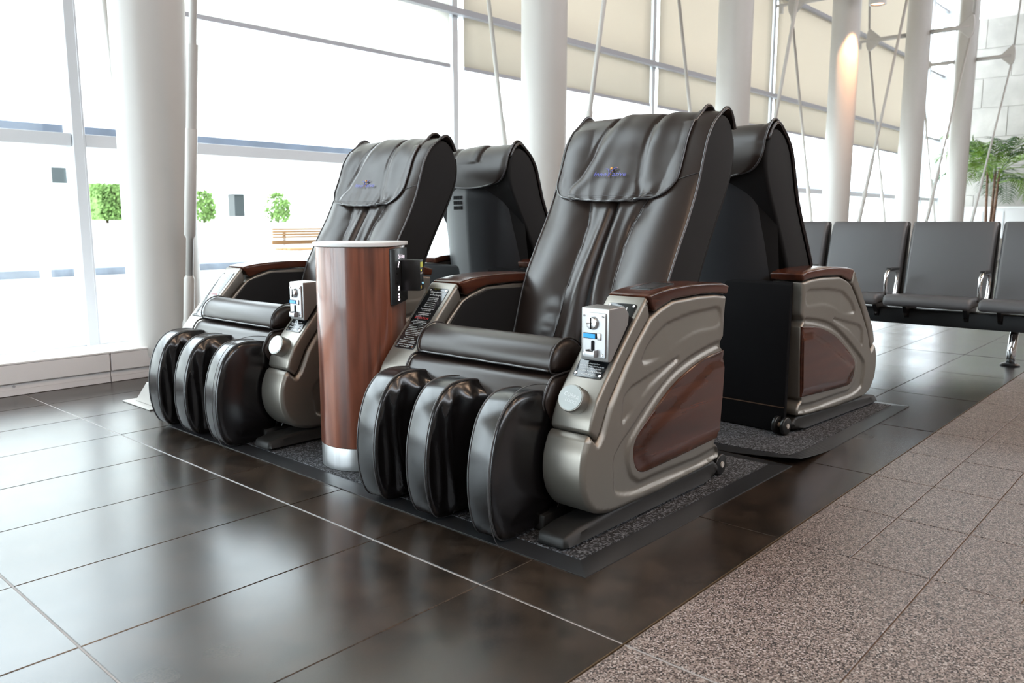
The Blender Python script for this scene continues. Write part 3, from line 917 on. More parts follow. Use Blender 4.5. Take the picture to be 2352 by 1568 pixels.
# side outline data (X, z) of the photographed chair
SHELL = L_([(1.622, .298), (1.652, .268), (1.672, .292), (1.704, .362), (1.781, .462), (1.841, .526), (1.895, .577), (1.915, .586), (1.94, .597), (2.01, .616),
            (2.16, .620), (2.26, .617), (2.334, .608), (2.327, .54), (2.326, .478), (2.306, .462), (2.306, .452), (2.326, .436), (2.318, .30), (2.304, .150),
            (2.292, .143), (2.292, .136), (2.312, .128), (2.326, .104), (2.320, .082), (2.25, .072), (1.95, .060), (1.72, .063)]) + cr(L_([(1.70, .066), (1.645, .083), (1.603, .125), (1.585, .18), (1.588, .24), (1.606, .285)]), 5)
FRONT = L_([(1.873, .636), (1.779, .533), (1.686, .427), (1.648, .380), (1.626, .335), (1.618, .305), (1.649, .277), (1.666, .297), (1.699, .366), (1.776, .466), (1.836, .530), (1.890, .581)])
CAP = L_([(1.878, .638), (1.903, .598), (1.914, .592), (1.94, .601), (2.01, .620), (2.16, .624), (2.26, .621), (2.336, .612), (2.346, .640), (2.30, .651), (2.20, .656), (2.10, .658), (2.02, .656), (1.95, .651), (1.895, .643)])
R1 = L_([(2.42, .475), (2.30, .468), (2.10, .435), (1.958, .375), (1.806, .283), (1.728, .222), (1.728, .150), (1.755, .108), (1.928, .090), (2.42, .125)])
R2 = L_([(2.42, .452), (2.284, .448), (2.115, .418), (1.985, .372), (1.850, .283), (1.795, .232), (1.800, .170), (1.838, .128), (1.928, .118), (2.42, .150)])
INLAY = L_([(2.324, .436), (2.222, .428), (2.13, .408), (2.008, .363), (1.874, .283), (1.818, .235), (1.822, .180), (1.856, .146), (1.926, .141), (2.10, .146), (2.302, .154), (2.316, .30)])
G1 = L_([(1.842, .452), (1.880, .503), (1.974, .553), (2.12, .572), (2.300, .578), (2.300, .512), (2.15, .514), (2.05, .492), (1.96, .455)])
SP = L_([(1.757, .300), (1.765, .375), (1.800, .397), (2.052, .449), (2.045, .438), (1.90, .385)])
R1s, R2s = cr(R1, 4, True), cr(R2, 4, True)
G1s = fillet(G1, 0.03, 3); SPs = fillet(SP, 0.012, 3)
def shell_relief(Q):
    o = np.zeros(len(Q))
    o -= 0.009 * sstep(-sdist(Q, R1s) / 0.009 + 0.5)
    o += 0.0065 * sstep(-sdist(Q, R2s) / 0.008 + 0.5)
    d = sdist(Q, G1s)
    up = np.clip(1.15 - ldist(Q, G1[:5]) / 0.075, 0.12, 1)
    o -= 0.0075 * sstep(-d / 0.007 + 0.5) * up
    d = sdist(Q, SPs)
    up = np.clip(1.1 - ldist(Q, [SP[0], SP[1], SP[2], SP[3]]) / 0.06, 0.15, 1)
    o -= 0.007 * sstep(-d / 0.007 + 0.5) * up
    # belly: gentle outward bulge in the lower front
    o += 0.006 * np.exp(-((Q[:, 0] + 0.2) / 0.2) ** 2 - ((Q[:, 1] - 0.25) / 0.25) ** 2)
    return o
RIDGE = L_([(2.34, .400), (2.237, .398), (2.058, .325), (1.832, .215), (1.832, .205), (1.90, .150), (2.34, .17)])
def inlay_relief(Q):
    d = sdist(Q, RIDGE)
    return 0.007 * sstep(-d / 0.022 + 0.3) + 0.002 * np.sin(np.clip((Q[:, 0] + 0.1) / 0.5, 0, 1) * PI)

GF0 = Vector((1.686 - OX, 0, .427)); GF1 = Vector((1.873 - OX, 0, .636)); GD = (GF1 - GF0).normalized(); GN = Vector((-GD.z, 0, GD.x))
def face_pt(q, y, h=0.0):
    p = GF0 + GD * q + GN * h; return Vector((p.x, y, p.z))

def rrect(x0, x1, y0, y1, r): return fillet([(x0, y0), (x1, y0), (x1, y1), (x0, y1)], r, 4)

MESH = {}
def build_chair(root):
    P = {}
    def part(name, bm, m, parent=root, smooth=True, angle=48):
        return obj(name, bm, m, parent, smooth, angle)
    # ---- foot rails, base, casters
    for s in (-1, 1):
        bm = bmesh.new()
        rail = fillet(L_([(1.530, .0108), (1.533, .044), (1.60, .056), (1.75, .062), (2.31, .074), (2.345, .052), (2.33, .026), (2.25, .0108)]), 0.012, 3)
        def rr(Q): 
            return 0.010 * np.exp(-((Q[:, 1] - .018) / .012) ** 2) + 0.004 * np.exp(-((Q[:, 1] - .044) / .006) ** 2)
        slab(bm, resample(rail, 0.02), s * 0.335, s * 0.425, 0.006, 0.010, relief=rr, step=0.012)
        part('foot_rail', bm, 'rail')
        bm = bmesh.new()
        for dy in (-0.018, 0.018):
            cyl(bm, (2.372 - OX, s * 0.395 + dy - 0.008, .0465), (2.372 - OX, s * 0.395 + dy + 0.008, .0465), 0.035, seg=28, bev=0.004)
        cws = obj_split('caster', bm, 'black', root, True, 48); cw = cws[0]
        bm = bmesh.new(); cyl(bm, (2.372 - OX, s * 0.395 - 0.030, .0465), (2.372 - OX, s * 0.395 + 0.030, .0465), 0.010, seg=14)
        part('caster_hub', bm, 'white_paint', cw)
        bm = bmesh.new(); box(bm, 2.30 - OX, 2.372 - OX, s * 0.395 - 0.008, s * 0.395 + 0.008, .03, .068, 0.004); part('caster_fork', bm, 'black', cw)
    bm = bmesh.new(); box(bm, 1.71 - OX, 2.31 - OX, -0.300, 0.300, .045, .285, 0.015); part('seat_base', bm, 'black_matte')
    bm = bmesh.new()
    box(bm, 1.60 - OX, 1.73 - OX, -0.30, -0.24, .0115, .055, 0.004); box(bm, 1.60 - OX, 1.73 - OX, 0.24, 0.30, .012, .055, 0.004)
    cyl(bm, (1.625 - OX, -0.27, .055), (1.625 - OX, -0.27, .060), 0.006, seg=10); cyl(bm, (1.625 - OX, 0.27, .055), (1.625 - OX, 0.27, .060), 0.006, seg=10)
    bm.free() if False else [o for o in obj_split('base_bracket', bm, 'rail', root, True, 48)]
    # ---- arms
    for s in (-1, 1):
        bm = bmesh.new()
        slab(bm, resample(fillet(SHELL, 0.006, 2), 0.016), s * 0.305, s * 0.435, 0.006, 0.011, relief=shell_relief, step=0.0062)
        sh = part('side_shell', bm, 'silver', angle=60)
        bm = bmesh.new()
        slab(bm, resample(cr(INLAY[:11], 3) + [INLAY[11]], 0.014), s * 0.418, s * 0.4375, 0.001, 0.003, relief=inlay_relief, step=0.014)
        part('wood_inlay', bm, 'wood', sh)
        bm = bmesh.new()
        if s == -1:
            cpos = (2.0 - OX, .40)
        slab(bm, resample(fillet(FRONT, 0.006, 2), 0.02), s * 0.303, s * 0.436, 0.010, 0.010)
        fr = part('armrest_front', bm, 'silver', angle=60)
        bm = bmesh.new()
        slab(bm, resample(fillet(CAP, 0.006, 2), 0.02), s * 0.298, s * 0.437, 0.010, 0.008)
        cp = part('armrest_cap', bm, 'wood', angle=60)
        bm = bmesh.new()
        inner = L_([(1.905, .578), (2.02, .608), (2.30, .602), (2.30, .26), (1.74, .26), (1.72, .36), (1.79, .455)])
        slab(bm, resample(fillet(inner, 0.02), 0.03), s * 0.306, s * 0.296, 0.001, 0.003)
        part('inner_panel', bm, 'cloth_black')
        # plaque on the sloping front
        yc = s * 0.371; hw = 0.0475
        q0, q1 = (0.004, 0.252)
        bm = bmesh.new()
        slab(bm, rrect(-hw, hw, q0, q1, 0.010), 0.0004, 0.0022, 0.0, 0.0006, mapf=lambda a, b, h: face_pt(b, yc - a, h))
        pl = part('plaque', bm, 'plaque', fr)
        bm = bmesh.new()
        for a in (-hw + 0.008, hw - 0.008):
            for b in (q0 + 0.009, q1 - 0.009):
                cyl(bm, face_pt(b, yc - a, 0.002), face_pt(b, yc - a, 0.0045), 0.0042, 0.0034, seg=12)
        obj_split('screw', bm, 'chrome', fr, True, 48)
        bm = bmesh.new(); mf = lambda x, y: face_pt(y, yc - x, 0.0026)
        if s == -1:
            text(bm, 'Relax &', mf, 0, 0.229, 0.0145, None, 0.15); text(bm, 'Recharge,', mf, 0.0, 0.211, 0.0145, None, 0.15)
            text(bm, 'While You Wait For Your Next Flight', mf, 0.008, 0.197, 0.005, 0.066, 0.15)
            part('lettering', bm, 'print_white', fr, False); bm = bmesh.new()
            for i, l in enumerate(('Please Consult Your Doctor', 'Before Using This Massage Chair If You Have Any', 'Condition That Could Cause You Harm')):
                text(bm, l, mf, 0, 0.046 - i * 0.0075, 0.0058, (0.044, 0.078, 0.064)[i], 0.15)
            text(bm, 'Innovative Vending Solutions', mf, 0, 0.022, 0.0082, 0.076, 0.15)
            text(bm, '+1-877-667-8377', mf, 0, 0.011, 0.0082, 0.046, 0.15)
        else:
            L = [('Détendez-vous', .215, .0105, .062), ('et Rechargez', .204, .0105, .056), ('Placez votre monnaie', .194, .006, .046), ('Appuyez sur Start pour', .188, .006, .05),
                 ('choisir votre massage', .182, .006, .046), ('$1 pour 2 minutes', .174, .0065, .042), ('$5 pour 12 minutes', .167, .0065, .045), ('$10 pour 30 minutes', .160, .0065, .047),
                 ('Chaque utilisation de la carte', .151, .006, .064), ('de crédit est de $5', .145, .006, .042), ('Le fauteuil de massage ne', .135, .006, .062), ('rend pas la monnaie', .129, .006, .05),
                 ('Consultez votre médecin avant', .105, .0052, .066), ("d'utiliser le fauteuil si vous avez", .1, .0052, .072), ('des conditions de santé', .095, .0052, .05), ('____________________', .0905, .004, .084),
                 ('Femme enceinte, stimulateur', .083, .0052, .068), ('Problèmes cardiaques, blessure', .077, .0052, .070), ('Opération récente, cancer', .071, .0052, .074), ('Fracture, thrombose veineuse', .065, .0052, .07),
                 ('Appareil médical implanté', .059, .0052, .07), ('Enfants de moins de 14 ans', .053, .0052, .06), ('Détendez-vous', .044, .006, .04), ('À vos propres risques', .038, .006, .052),
                 ('Nous ne sommes pas responsables', .031, .0055, .08), ('des objets perdus, volés ou oubliés', .0255, .0055, .076), ('Innovative Vending Solutions', .017, .0068, .076), ('+1-877-667-8377', .0095, .006, .046)]
            for l, y, sz, wd in L: text(bm, l, mf, 0, y * 1.085 - 0.001, sz, wd, 0.12)
            b2 = bmesh.new(); text(b2, 'ATTENTION', mf, 0, 0.123, 0.0115, 0.066, 0.12); part('red_lettering', b2, 'print_red', fr, False)
        part('lettering', bm, 'print_white', fr, False)
        if s == 1: continue
        # display window in the cap
        bm = bmesh.new()
        def tp(u, z, y): return Vector((u, y, z))
        a0, a1 = Vector((1.935 - OX, 0, .6485)), Vector((2.060 - OX, 0, .6585)); dd = (a1 - a0).normalized(); nn = Vector((-dd.z, 0, dd.x)); LL = (a1 - a0).length
        mp_ = lambda a, b, h: a0 + dd * a + nn * h + Vector((0, b, 0))
        slab(bm, rrect(0.0, LL, -0.408, -0.335, 0.006), 0.0, 0.0030, 0, 0.001, mapf=mp_); part('display_frame', bm, 'black', cp)
        bm = bmesh.new(); slab(bm, rrect(0.008, LL - 0.020, -0.400, -0.343, 0.003), 0.0031, 0.0036, 0, 0, mapf=mp_); part('display_glass', bm, 'glass_dark', cp)
        # coin box
        yb0, yb1 = -0.432, -0.342; ym = (yb0 + yb1) / 2; ux = 1.700 - OX
        bm = bmesh.new()
        cb = L_([(1.700, .476), (1.700, .616), (1.768, .6185), (1.791, .598), (1.789, .570), (1.714, .477)])
        bmk = bmesh.new(); slab(bmk, L_([(1.705, .474), (1.712, .500), (1.775, .572), (1.800, .590), (1.822, .581), (1.728, .4775)]), yb1 - 0.006, yb0 + 0.008, 0.001, 0.001)
        obj('coin_box_mount', bmk, 'black_matte', fr)
        slab(bm, fillet(cb, 0.004, 2), yb1, yb0, 0.003, 0.003); cx = part('coin_box', bm, 'silver_box')
        bm = bmesh.new()
        slab(bm, rrect(yb0 + 0.008, yb1 - 0.010, .486, .604, .004), 0, 0.0055, 0, 0.0015, mapf=lambda a, b, h: Vector((ux - h, a, b))); part('face_plate', bm, 'zinc', cx)
        fx = ux - 0.0055
        yl, yr = yb1 - 0.010, yb0 + 0.008; W_ = yl - yr
        def fy(fr_): return yl - W_ * fr_
        bm = bmesh.new()
        for fa in (0.06, 0.90):
            for zz in (.5955, .4945): cyl(bm, (fx, fy(fa), zz), (fx - 0.003, fy(fa), zz), 0.0035, 0.0025, seg=10)
        obj_split('screw', bm, 'chrome', cx, True, 48)
        bm = bmesh.new(); cyl(bm, (fx, fy(.45), .577), (fx - 0.010, fy(.45), .577), 0.0180, 0.0165, seg=36, bev=0.002); kn = part('coin_slot_knob', bm, 'chrome', cx)
        bm = bmesh.new(); box(bm, fx - 0.0115, fx - 0.009, fy(.45) - 0.0013, fy(.45) + 0.0013, .562, .592); part('coin_slot', bm, 'black_matte', cx, False)
        bm = bmesh.new(); box(bm, fx - 0.003, fx + 0.001, fy(.64), fy(.04), .5355, .5505, 0.001); part('lcd_frame', bm, 'black', cx, False)
        bm = bmesh.new(); box(bm, fx - 0.0045, fx - 0.0031, fy(.58), fy(.06), .5375, .5485); part('lcd_window', bm, 'lcd', cx, False)
        bm = bmesh.new(); box(bm, fx - 0.004, fx + 0.001, fy(.83), fy(.67), .5335, .5515, 0.0015); part('reject_button', bm, 'brushed', cx)
        bm = bmesh.new(); slab(bm, fillet([(fy(.53), .503), (fy(.53), .531), (fy(.39), .531), (fy(.39), .503)], 0.0042), 0, 0.0012, 0, 0, mapf=lambda a, b, h: Vector((fx - h, a, b))); part('coin_chute_slot', bm, 'black_matte', cx, False)
        bm = bmesh.new(); box(bm, fx - 0.016, fx, fy(.68), fy(.62), .488, .507, 0.001); box(bm, fx - 0.016, fx, fy(.30), fy(.24), .488, .507, 0.001); box(bm, fx - 0.017, fx - 0.013, fy(.68), fy(.24), .488, .503, 0.001)
        part('coin_return_cup', bm, 'zinc', cx)
        # round puck lock
        ax = Vector((-0.90, -0.12, 0.40)).normalized(); p0 = Vector((1.652 - OX, -0.372, .372)); 
        q = ax.to_track_quat('Z', 'Y').to_matrix()
        bm = bmesh.new(); lathe(bm, [(-0.012, .036), (0.030, .0368), (0.040, .0368), (0.046, .0355)], 48, Matrix.Translation(p0) @ q.to_4x4()); lk = part('puck_lock', bm, 'lock_body')
        bm = bmesh.new(); lathe(bm, [(0.0462, .0335), (0.0475, .0330)], 48, Matrix.Translation(p0) @ q.to_4x4()); part('lock_face', bm, 'alu', lk)
        sx = ax.cross(Vector((0, 0, 1))).normalized(); sy = sx.cross(ax).normalized()
        if sx.y > 0: sx = -sx; 
        sy = ax.cross(sx).normalized(); 
        if sy.z < 0: sy = -sy
        sx_, sy_ = (sx * math.cos(.22) - sy * math.sin(.22)), (sy * math.cos(.22) + sx * math.sin(.22))
        bm = bmesh.new(); mf = lambda x, y: p0 + ax * 0.0479 + sx_ * x + sy_ * y
        text(bm, 'COBRA', mf, 0.002, 0.001, 0.0150, 0.046); text(bm, 'LOCKS', mf, 0.006, -0.012, 0.0120, 0.034)
        part('embossed_lettering', bm, 'brushed', lk, False)
    # ---- leg pods
    POD = cr(L_([(1.438, .055), (1.422, .12), (1.420, .20), (1.434, .28), (1.464, .348), (1.515, .390), (1.59, .396), (1.655, .378), (1.688, .335), (1.690, .25), (1.676, .13), (1.652, .045), (1.60, .018), (1.53, .0135), (1.466, .020)]), 5, True)
    def folds(Q):
        r = np.zeros(len(Q)); e = np.clip(-sdist(Q, POD) / 0.03, 0, 1)
        x, z = Q[:, 0] - (1.42 - OX), Q[:, 1]
        zz = z / 0.39
        r += -0.004 + 0.055 * np.clip((x - .02) / .22, 0, 1) ** 1.2 * np.clip((0.40 - z) / .05, 0, 1)
        for x0, a_, w_, ph, lean in ((0.036, .007, .010, 0.0, .02), (0.076, .013, .010, 1.3, .03), (0.118, .008, .014, 2.1, .05), (0.158, .011, .011, 3.3, .06), (0.205, .008, .014, 4.2, .07)):
            xc = x0 + 0.010 * np.sin(zz * 5 + ph) + lean * np.clip(zz - .55, 0, 1)
            r += 1.2 * a_ * np.exp(-np.abs((x - xc) / w_) ** 1.5) * (0.55 + 0.45 * np.sin(zz * 3 + ph)) * np.clip(zz * 6, 0, 1)
        r += 0.006 * np.exp(-((zz - .86) / .07) ** 2) * np.sin(x * 90 + 1)
        return r * sstep(e)
    def puff(Q):
        e = np.clip(-sdist(Q, POD) / 0.10, 0, 1); return 0.010 * np.sin(e * PI / 2)
    for i, yc in enumerate((0.235, 0.012, -0.230)):
        bm = bmesh.new()
        last = (i == 2)
        slab(bm, POD, yc + 0.050, yc - 0.050, 0.016, 0.014, relief=(puff if last else folds), step=0.0085, relief0=puff)
        pd = part('calf_pad', bm, 'leather_black', angle=80)
        bm = bmesh.new()
        rng_ = inset(POD, 0.0015)
        k = [p for p in POD]
        for dy in ((-0.0375, 0.0375)):
            tube(bm, [Vector((p[0], yc + dy, p[1])) for p in inset(POD, -0.0008)], 0.0030, 6, closed=True)
        obj_split('piping', bm, 'piping', pd, True)
        if last: 
            bm = bmesh.new()
            sm = inset(POD, 0.020)
            tube(bm, [Vector((p[0], yc - 0.0535, p[1])) for p in sm], 0.0012, 5, closed=True); part('stitching', bm, 'piping', pd)
    bm = bmesh.new()
    slab(bm, cr(L_([(1.60, .09), (1.595, .20), (1.605, .31), (1.64, .372), (1.70, .36), (1.72, .25), (1.71, .12), (1.65, .07)]), 4, True), -0.285, 0.285, 0.02, 0.02)
    part('calf_trough', bm, 'leather_black', angle=80)
    # ---- seat
    bm = bmesh.new()
    st_ = cr(L_([(1.632, .395), (1.650, .418), (1.69, .424), (1.80, .430), (1.98, .425), (2.17, .42), (2.18, .33), (2.0, .29), (1.75, .27), (1.665, .285), (1.628, .32), (1.616, .36)]), 4, True)
    slab(bm, st_, -0.292, 0.292, 0.016, 0.016); seat = part('seat_cushion', bm, 'leather', angle=80)
    bm = bmesh.new()
    for s in (-1, 1):
        tube(bm, [Vector((p[0], s * 0.284, p[1])) for p in cr(L_([(1.665, .280), (1.624, .32), (1.6115, .36), (1.628, .398), (1.650, .424), (1.69, .430), (1.76, .434)]), 5)], 0.0035, 7)
    obj_split('piping', bm, 'piping', seat, True)
    bm = bmesh.new()
    rl = cr(L_([(1.664, .440), (1.664, .470), (1.685, .502), (1.725, .519), (1.770, .511), (1.805, .478), (1.800, .440), (1.74, .426), (1.690, .430)]), 5, True)
    slab(bm, rl, -0.281, 0.281, 0.026, 0.026); ro = part('seat_roll', bm, 'leather', angle=85)
    bm = bmesh.new()
    tube(bm, [Vector((1.6615 - OX + 0.002 * math.sin(k * .9), -0.262 + 0.524 * k / 30, .4385)) for k in range(31)], 0.0035, 7)
    for s in (-1, 1):
        tube(bm, [Vector((p[0], s * 0.268, p[1])) for p in inset(rl, 0.003)], 0.0026, 6, closed=True)
    obj_split('piping', bm, 'piping', ro, True)
    # ---- backrest
    bm = bmesh.new()
    slab(bm, resample([tuple(p) for p in BC], 0.018), -0.290, 0.290, 0.014, 0.014); body = part('backrest', bm, 'cloth_black', angle=60)
    bm = bmesh.new(); S1 = s_at_z(1.15, False)
    sheet(bm, lambda a, b: back_pt(a * S1, -1 + 2 * b), 110, 84, 0.006); bcs = part('back_cushion', bm, 'leather', body, angle=75)
    bm = bmesh.new()
    for s in (-1, 1):
        tube(bm, [back_pt(0.02 + (S1 - 0.02) * k / 70, s * 0.997, 0.002) for k in range(71)], 0.0042, 7)
    obj_split('piping', bm, 'piping', body, True)
    bm = bmesh.new()
    for s in (-1, 1):
        sm = [(0.06 + (s_at_z(0.97) - 0.06) * k / 50) for k in range(51)]
        tube(bm, [back_pt(q, s * (seam_t(bc(q)[1]) + 0.006), 0.0022) for q in sm], 0.0019, 6)
        # yoke seam under the flap
        tube(bm, [back_pt(s_at_z(0.995 - 0.055 * k / 16), s * (0.99 - 0.44 * k / 16), 0.0014) for k in range(17)], 0.0014, 5)
    tube(bm, [back_pt(0.10 + (s_at_z(0.955) - 0.10) * k / 50, 0.0, 0.0008) for k in range(51)], 0.0009, 5)
    obj_split('seam', bm, 'piping', body, True)
    bm = bmesh.new(); sheet(bm, flap_pt, 110, 84, -0.006); fl_ = part('headrest_flap', bm, 'leather', body, angle=80)
    bm = bmesh.new()
    loop = [flap_pt(k / 90, 0) for k in range(91)] + [flap_pt(1, k / 30) for k in range(1, 30)] + [flap_pt(1 - k / 90, 1) for k in range(91)] + [flap_pt(0, 1 - k / 30) for k in range(1, 30)]
    tube(bm, loop, 0.0042, 7, closed=True)
    # rolled ears at the top corners
    part('flap_piping', bm, 'piping', body)
    bm = bmesh.new()
    tube(bm, [flap_pt(0.030, 0.10 + 0.8 * k / 60, 0.0066) for k in range(61)], 0.0008, 4)
    part('flap_stitching', bm, 'leather_stitch', body)
    # embroidery
    LF = FB - FA
    def emb(x, y, h=0.0075):
        b = 0.47 + x / (YL - YR); a = (0.096 + y) / LF
        return flap_pt(a, b, h)
    bm = bmesh.new()
    text(bm, 'Inno', emb, -0.042, 0.0, 0.026, 0.052, 0.22); text(bm, 'ative', emb, 0.037, 0.0, 0.026, 0.056, 0.22)
    def swoosh(pts, r):
        c = cr(pts, 8); n_ = len(c); tube(bm, [emb(p[0], p[1], 0.0068) for p in c], [max(0.0004, r * math.sin(PI * (0.12 + 0.76 * k / (n_ - 1)))) for k in range(n_)], 6)
    swoosh([(-0.030, 0.028), (-0.016, 0.028), (-0.008, 0.020), (-0.006, 0.004), (-0.008, -0.002)], 0.0018)
    swoosh([(-0.008, -0.002), (-0.001, 0.012), (0.006, 0.024), (0.018, 0.031), (0.024, 0.030)], 0.0018)
    part('embroidered_lettering', bm, 'thread_blue', body, False)
    bm = bmesh.new()
    for x, y, r in ((0.000, 0.029, .0048), (0.013, 0.0285, .0017), (0.022, 0.032, .0017), (0.006, 0.019, .0017), (0.002, 0.009, .0017), (-0.003, 0.0, .0017)):
        p = emb(x, y, 0.0066); bmesh.ops.create_icosphere(bm, subdivisions=2, radius=r, matrix=Matrix.Translation(p))
    obj_split('logo_bead', bm, 'bead', body, True)
    # ---- rear skin
    sr0, sr1 = s_at_z(1.12, False), BCL
    def rear(a, b, pan=False, ex=0.0):
        s = sr0 + (sr1 - sr0) * a; u, z, nu_, nz_ = bc(s)
        t = (-1 + 2 * b)
        tt = t * (0.98 if not pan else 0.50)
        f = float(sstep(np.array(a / 0.35)))
        o = 0.006 + 0.085 * (1 - abs(tt) ** 2.6) * f + ex
        if pan: 
            o += 0.012 * min(1, min(1 - abs(t), 1.0) / 0.06) * min(1, a / 0.03)
        return Vector((u + nu_ * o, tt * 0.29, z + nz_ * o))
    bm = bmesh.new(); sheet(bm, lambda a, b: rear(a, b), 50, 40, 0.006); part('rear_cloth', bm, 'cloth_black', body, angle=80)
    A0, A1 = 0.17, 1.0
    def pan(a, b, ex=0.002):
        wv = 0.80 + 0.20 * math.cos(a * 5.0) + 0.0 
        k = 1 - max(0, 0.10 - a) * 5
        return rear(A0 + (A1 - A0) * a, 0.5 + (b - 0.5) * wv * k, True, ex)
    bm = bmesh.new(); sheet(bm, pan, 50, 30, 0.010); rp = part('rear_panel', bm, 'plastic_rear', body, angle=60)
    bm = bmesh.new()
    for r_ in range(3):
        for c_ in range(11):
            p = pan(0.20 + 0.032 * r_, 0.28 + 0.022 * c_, 0.0025); q = pan(0.222 + 0.032 * r_, 0.28 + 0.022 * c_, 0.0025)
            tube(bm, [p, q], 0.0022, 5)
    part('vent_slots', bm, 'black_matte', body, False)['kind'] = 'stuff'
    bm = bmesh.new(); p = pan(0.09, 0.45, 0.0); q = pan(0.09, 0.45, 0.004); cyl(bm, p, q, 0.016, seg=20); part('rear_badge', bm, 'black', body)
    # ---- lower rear cover, does not tilt
    bm = bmesh.new()
    slab(bm, fillet(L_([(2.337, .0115), (2.358, .0115), (2.358, .47), (2.352, .60), (2.337, .61), (2.337, .45)]), 0.006, 2), -0.398, 0.398, 0.004, 0.004); rc = part('rear_cover', bm, 'black_matte')
    bm = bmesh.new(); box(bm, 2.3582 - OX, 2.3605 - OX, -0.396, 0.396, .112, .116); part('cover_trim', bm, mat('trim_tan', (0.09, 0.05, 0.03), 0.5), rc, False)
    return body

c1 = thing('massage_recliner', 'nearest black leather massage recliner with coin box, its logo flap facing the camera', 'massage chair', (1.93, 1.625, 0.0))
body = build_chair(c1)
def chair_copy(label, loc, rz, back=None):
    c = copy_tree(c1); c.location = loc; c.rotation_euler = (0, 0, rz); c['label'] = label
    if back:
        for ch in c.children:
            if ch.name.startswith('backrest'): ch.location = back
    return c
chair_copy('black leather massage recliner on the left, half hidden by the wood console', (1.915, 2.985, 0.0), 0)
chair_copy('black massage recliner seen from behind at right, its wood inlaid side beside grey seats', (3.47, 1.640, 0.0), PI - math.radians(4), (-0.24, 0, 0))
chair_copy('black massage recliner seen from behind, between the two front recliners', (3.43, 2.98, 0.0), PI, (-0.24, 0, 0))

for cc in [o for o in C.objects if o.name.startswith('massage_recliner') and o.location.x > 3]:
    bk = [o for o in cc.children if o.name.startswith('backrest')][0]
    for o in list(bk.children):
        if o.name.split('.')[0] in ('rear_cloth', 'rear_panel', 'vent_slots', 'rear_badge'): bpy.data.objects.remove(o)
    def rs(z, t, e=0.0):
        uc = np.interp(z, [.42, .6, .8, .95, 1.03, 1.09], [2.362, 2.372, 2.392, 2.398, 2.392, 2.378])
        ed = np.interp(z, [.42, .6, .8, 1.0, 1.09], [.03, .08, .07, .05, .03])
        return Vector((uc - OX - .055 * abs(t) - ed * abs(t) ** 3 + e, t * .286, z))
    bm = bmesh.new(); sheet(bm, lambda a, b: rs(1.09 - .67 * a, -1 + 2 * b), 40, 32, 0.05); obj('rear_cloth', bm, 'cloth_black', cc, True, 80)
    def pn(a, b, e=.0055):
        z = 1.06 - .62 * a; t = -1 + 2 * b
        hw = float(np.interp(a, [0, .03, .08, .16, .5, 1], [.30, .52, .68, .76, .86, .96]))
        zz = z - 0.03 * abs(t) ** 3 * max(0, 1 - a * 8)
        ed_ = min(1, (1 - abs(t)) / .05, a / .02)
        return rs(zz, t * hw, e * ed_ + .0005)
    bm = bmesh.new(); sheet(bm, pn, 44, 36, 0.004); rp = obj('rear_panel', bm, 'plastic_rear', cc, True, 60)
    bm = bmesh.new()
    for r_ in range(3):
        for c_ in range(9):
            tube(bm, [rs(.97 - .026 * r_, -.12 - .035 * c_, .0068), rs(.952 - .026 * r_, -.12 - .035 * c_, .0068)], .0022, 5)
    obj('vent_slots', bm, 'black_matte', rp)['kind'] = 'stuff'
    bm = bmesh.new(); cyl(bm, rs(1.025, -.22, .004), rs(1.025, -.22, .0085), .018, seg=20); obj('rear_badge', bm, 'black', rp)

# ------------------------------------------------------------------ CHARGING CONSOLE
ct = thing('charging_console', 'tall wood grain charging console with metal foot between two front recliners', 'console', (1.70, 2.225, 0.0))
def con_outline(R, e=0.0):
    pts = [(-(R) * math.cos(a), R * math.sin(a)) for a in [(-PI / 2 + PI * k / 36) for k in range(37)]]
    w_ = R / 0.62
    return pts + [(0.79 * w_ - 0.02 + e, 0.03), (0.79 * w_ - 0.02 + e, -0.03)]
mz = lambda a, b, h: Vector((a, b, h))
bm = bmesh.new(); slab(bm, con_outline(0.150), 0.088, 0.757, 0.001, 0.001, mapf=mz); cbody = obj('wood_body', bm, 'wood_console', ct, True, 40)
bm = bmesh.new(); slab(bm, con_outline(0.149), 0.0105, 0.087, 0.001, 0.001, mapf=mz); obj('metal_base', bm, 'brushed', ct, True, 40)
bm = bmesh.new(); slab(bm, con_outline(0.158, 0.004), 0.7575, 0.772, 0.003, 0.003, mapf=mz); obj('top_plate', bm, 'white_top', ct, True, 40)
pd_, pn_ = Vector((0.79, 0.62, 0)).normalized(), Vector((0.62, -0.79, 0)).normalized()
pc = Vector((0.0, -0.150, 0))
def pp(a, h, z): 
    v = pc + pd_ * a + pn_ * h; return Vector((v.x, v.y, z))
def pbox(bm, a0, a1, h0, h1, z0, z1, bev=0.002):
    m3 = Matrix((( pd_.x, pn_.x, 0, pc.x), (pd_.y, pn_.y, 0, pc.y), (0, 0, 1, 0), (0, 0, 0, 1)))
    box(bm, a0, a1, h0, h1, z0, z1, bev, 2, m3)
bm = bmesh.new(); pbox(bm, 0.004, 0.205, 0.001, 0.020, 0.565, 0.750); cpn = obj('control_panel', bm, 'black', ct, True, 40)
bm = bmesh.new(); pbox(bm, 0.100, 0.165, 0.0205, 0.085, 0.605, 0.710); crd = obj('card_reader', bm, 'black', ct, True, 40)
bm = bmesh.new(); pbox(bm, 0.104, 0.150, 0.0852, 0.0865, 0.684, 0.702, 0); obj('reader_display', bm, 'lcd_yellow', crd)
bm = bmesh.new(); pbox(bm, 0.110, 0.118, 0.0852, 0.087, 0.672, 0.677, 0); obj('yellow_led', bm, 'led_yellow', crd)
bm = bmesh.new(); pbox(bm, 0.143, 0.149, 0.0852, 0.087, 0.627, 0.632, 0); obj('blue_led', bm, 'led_blue', crd)
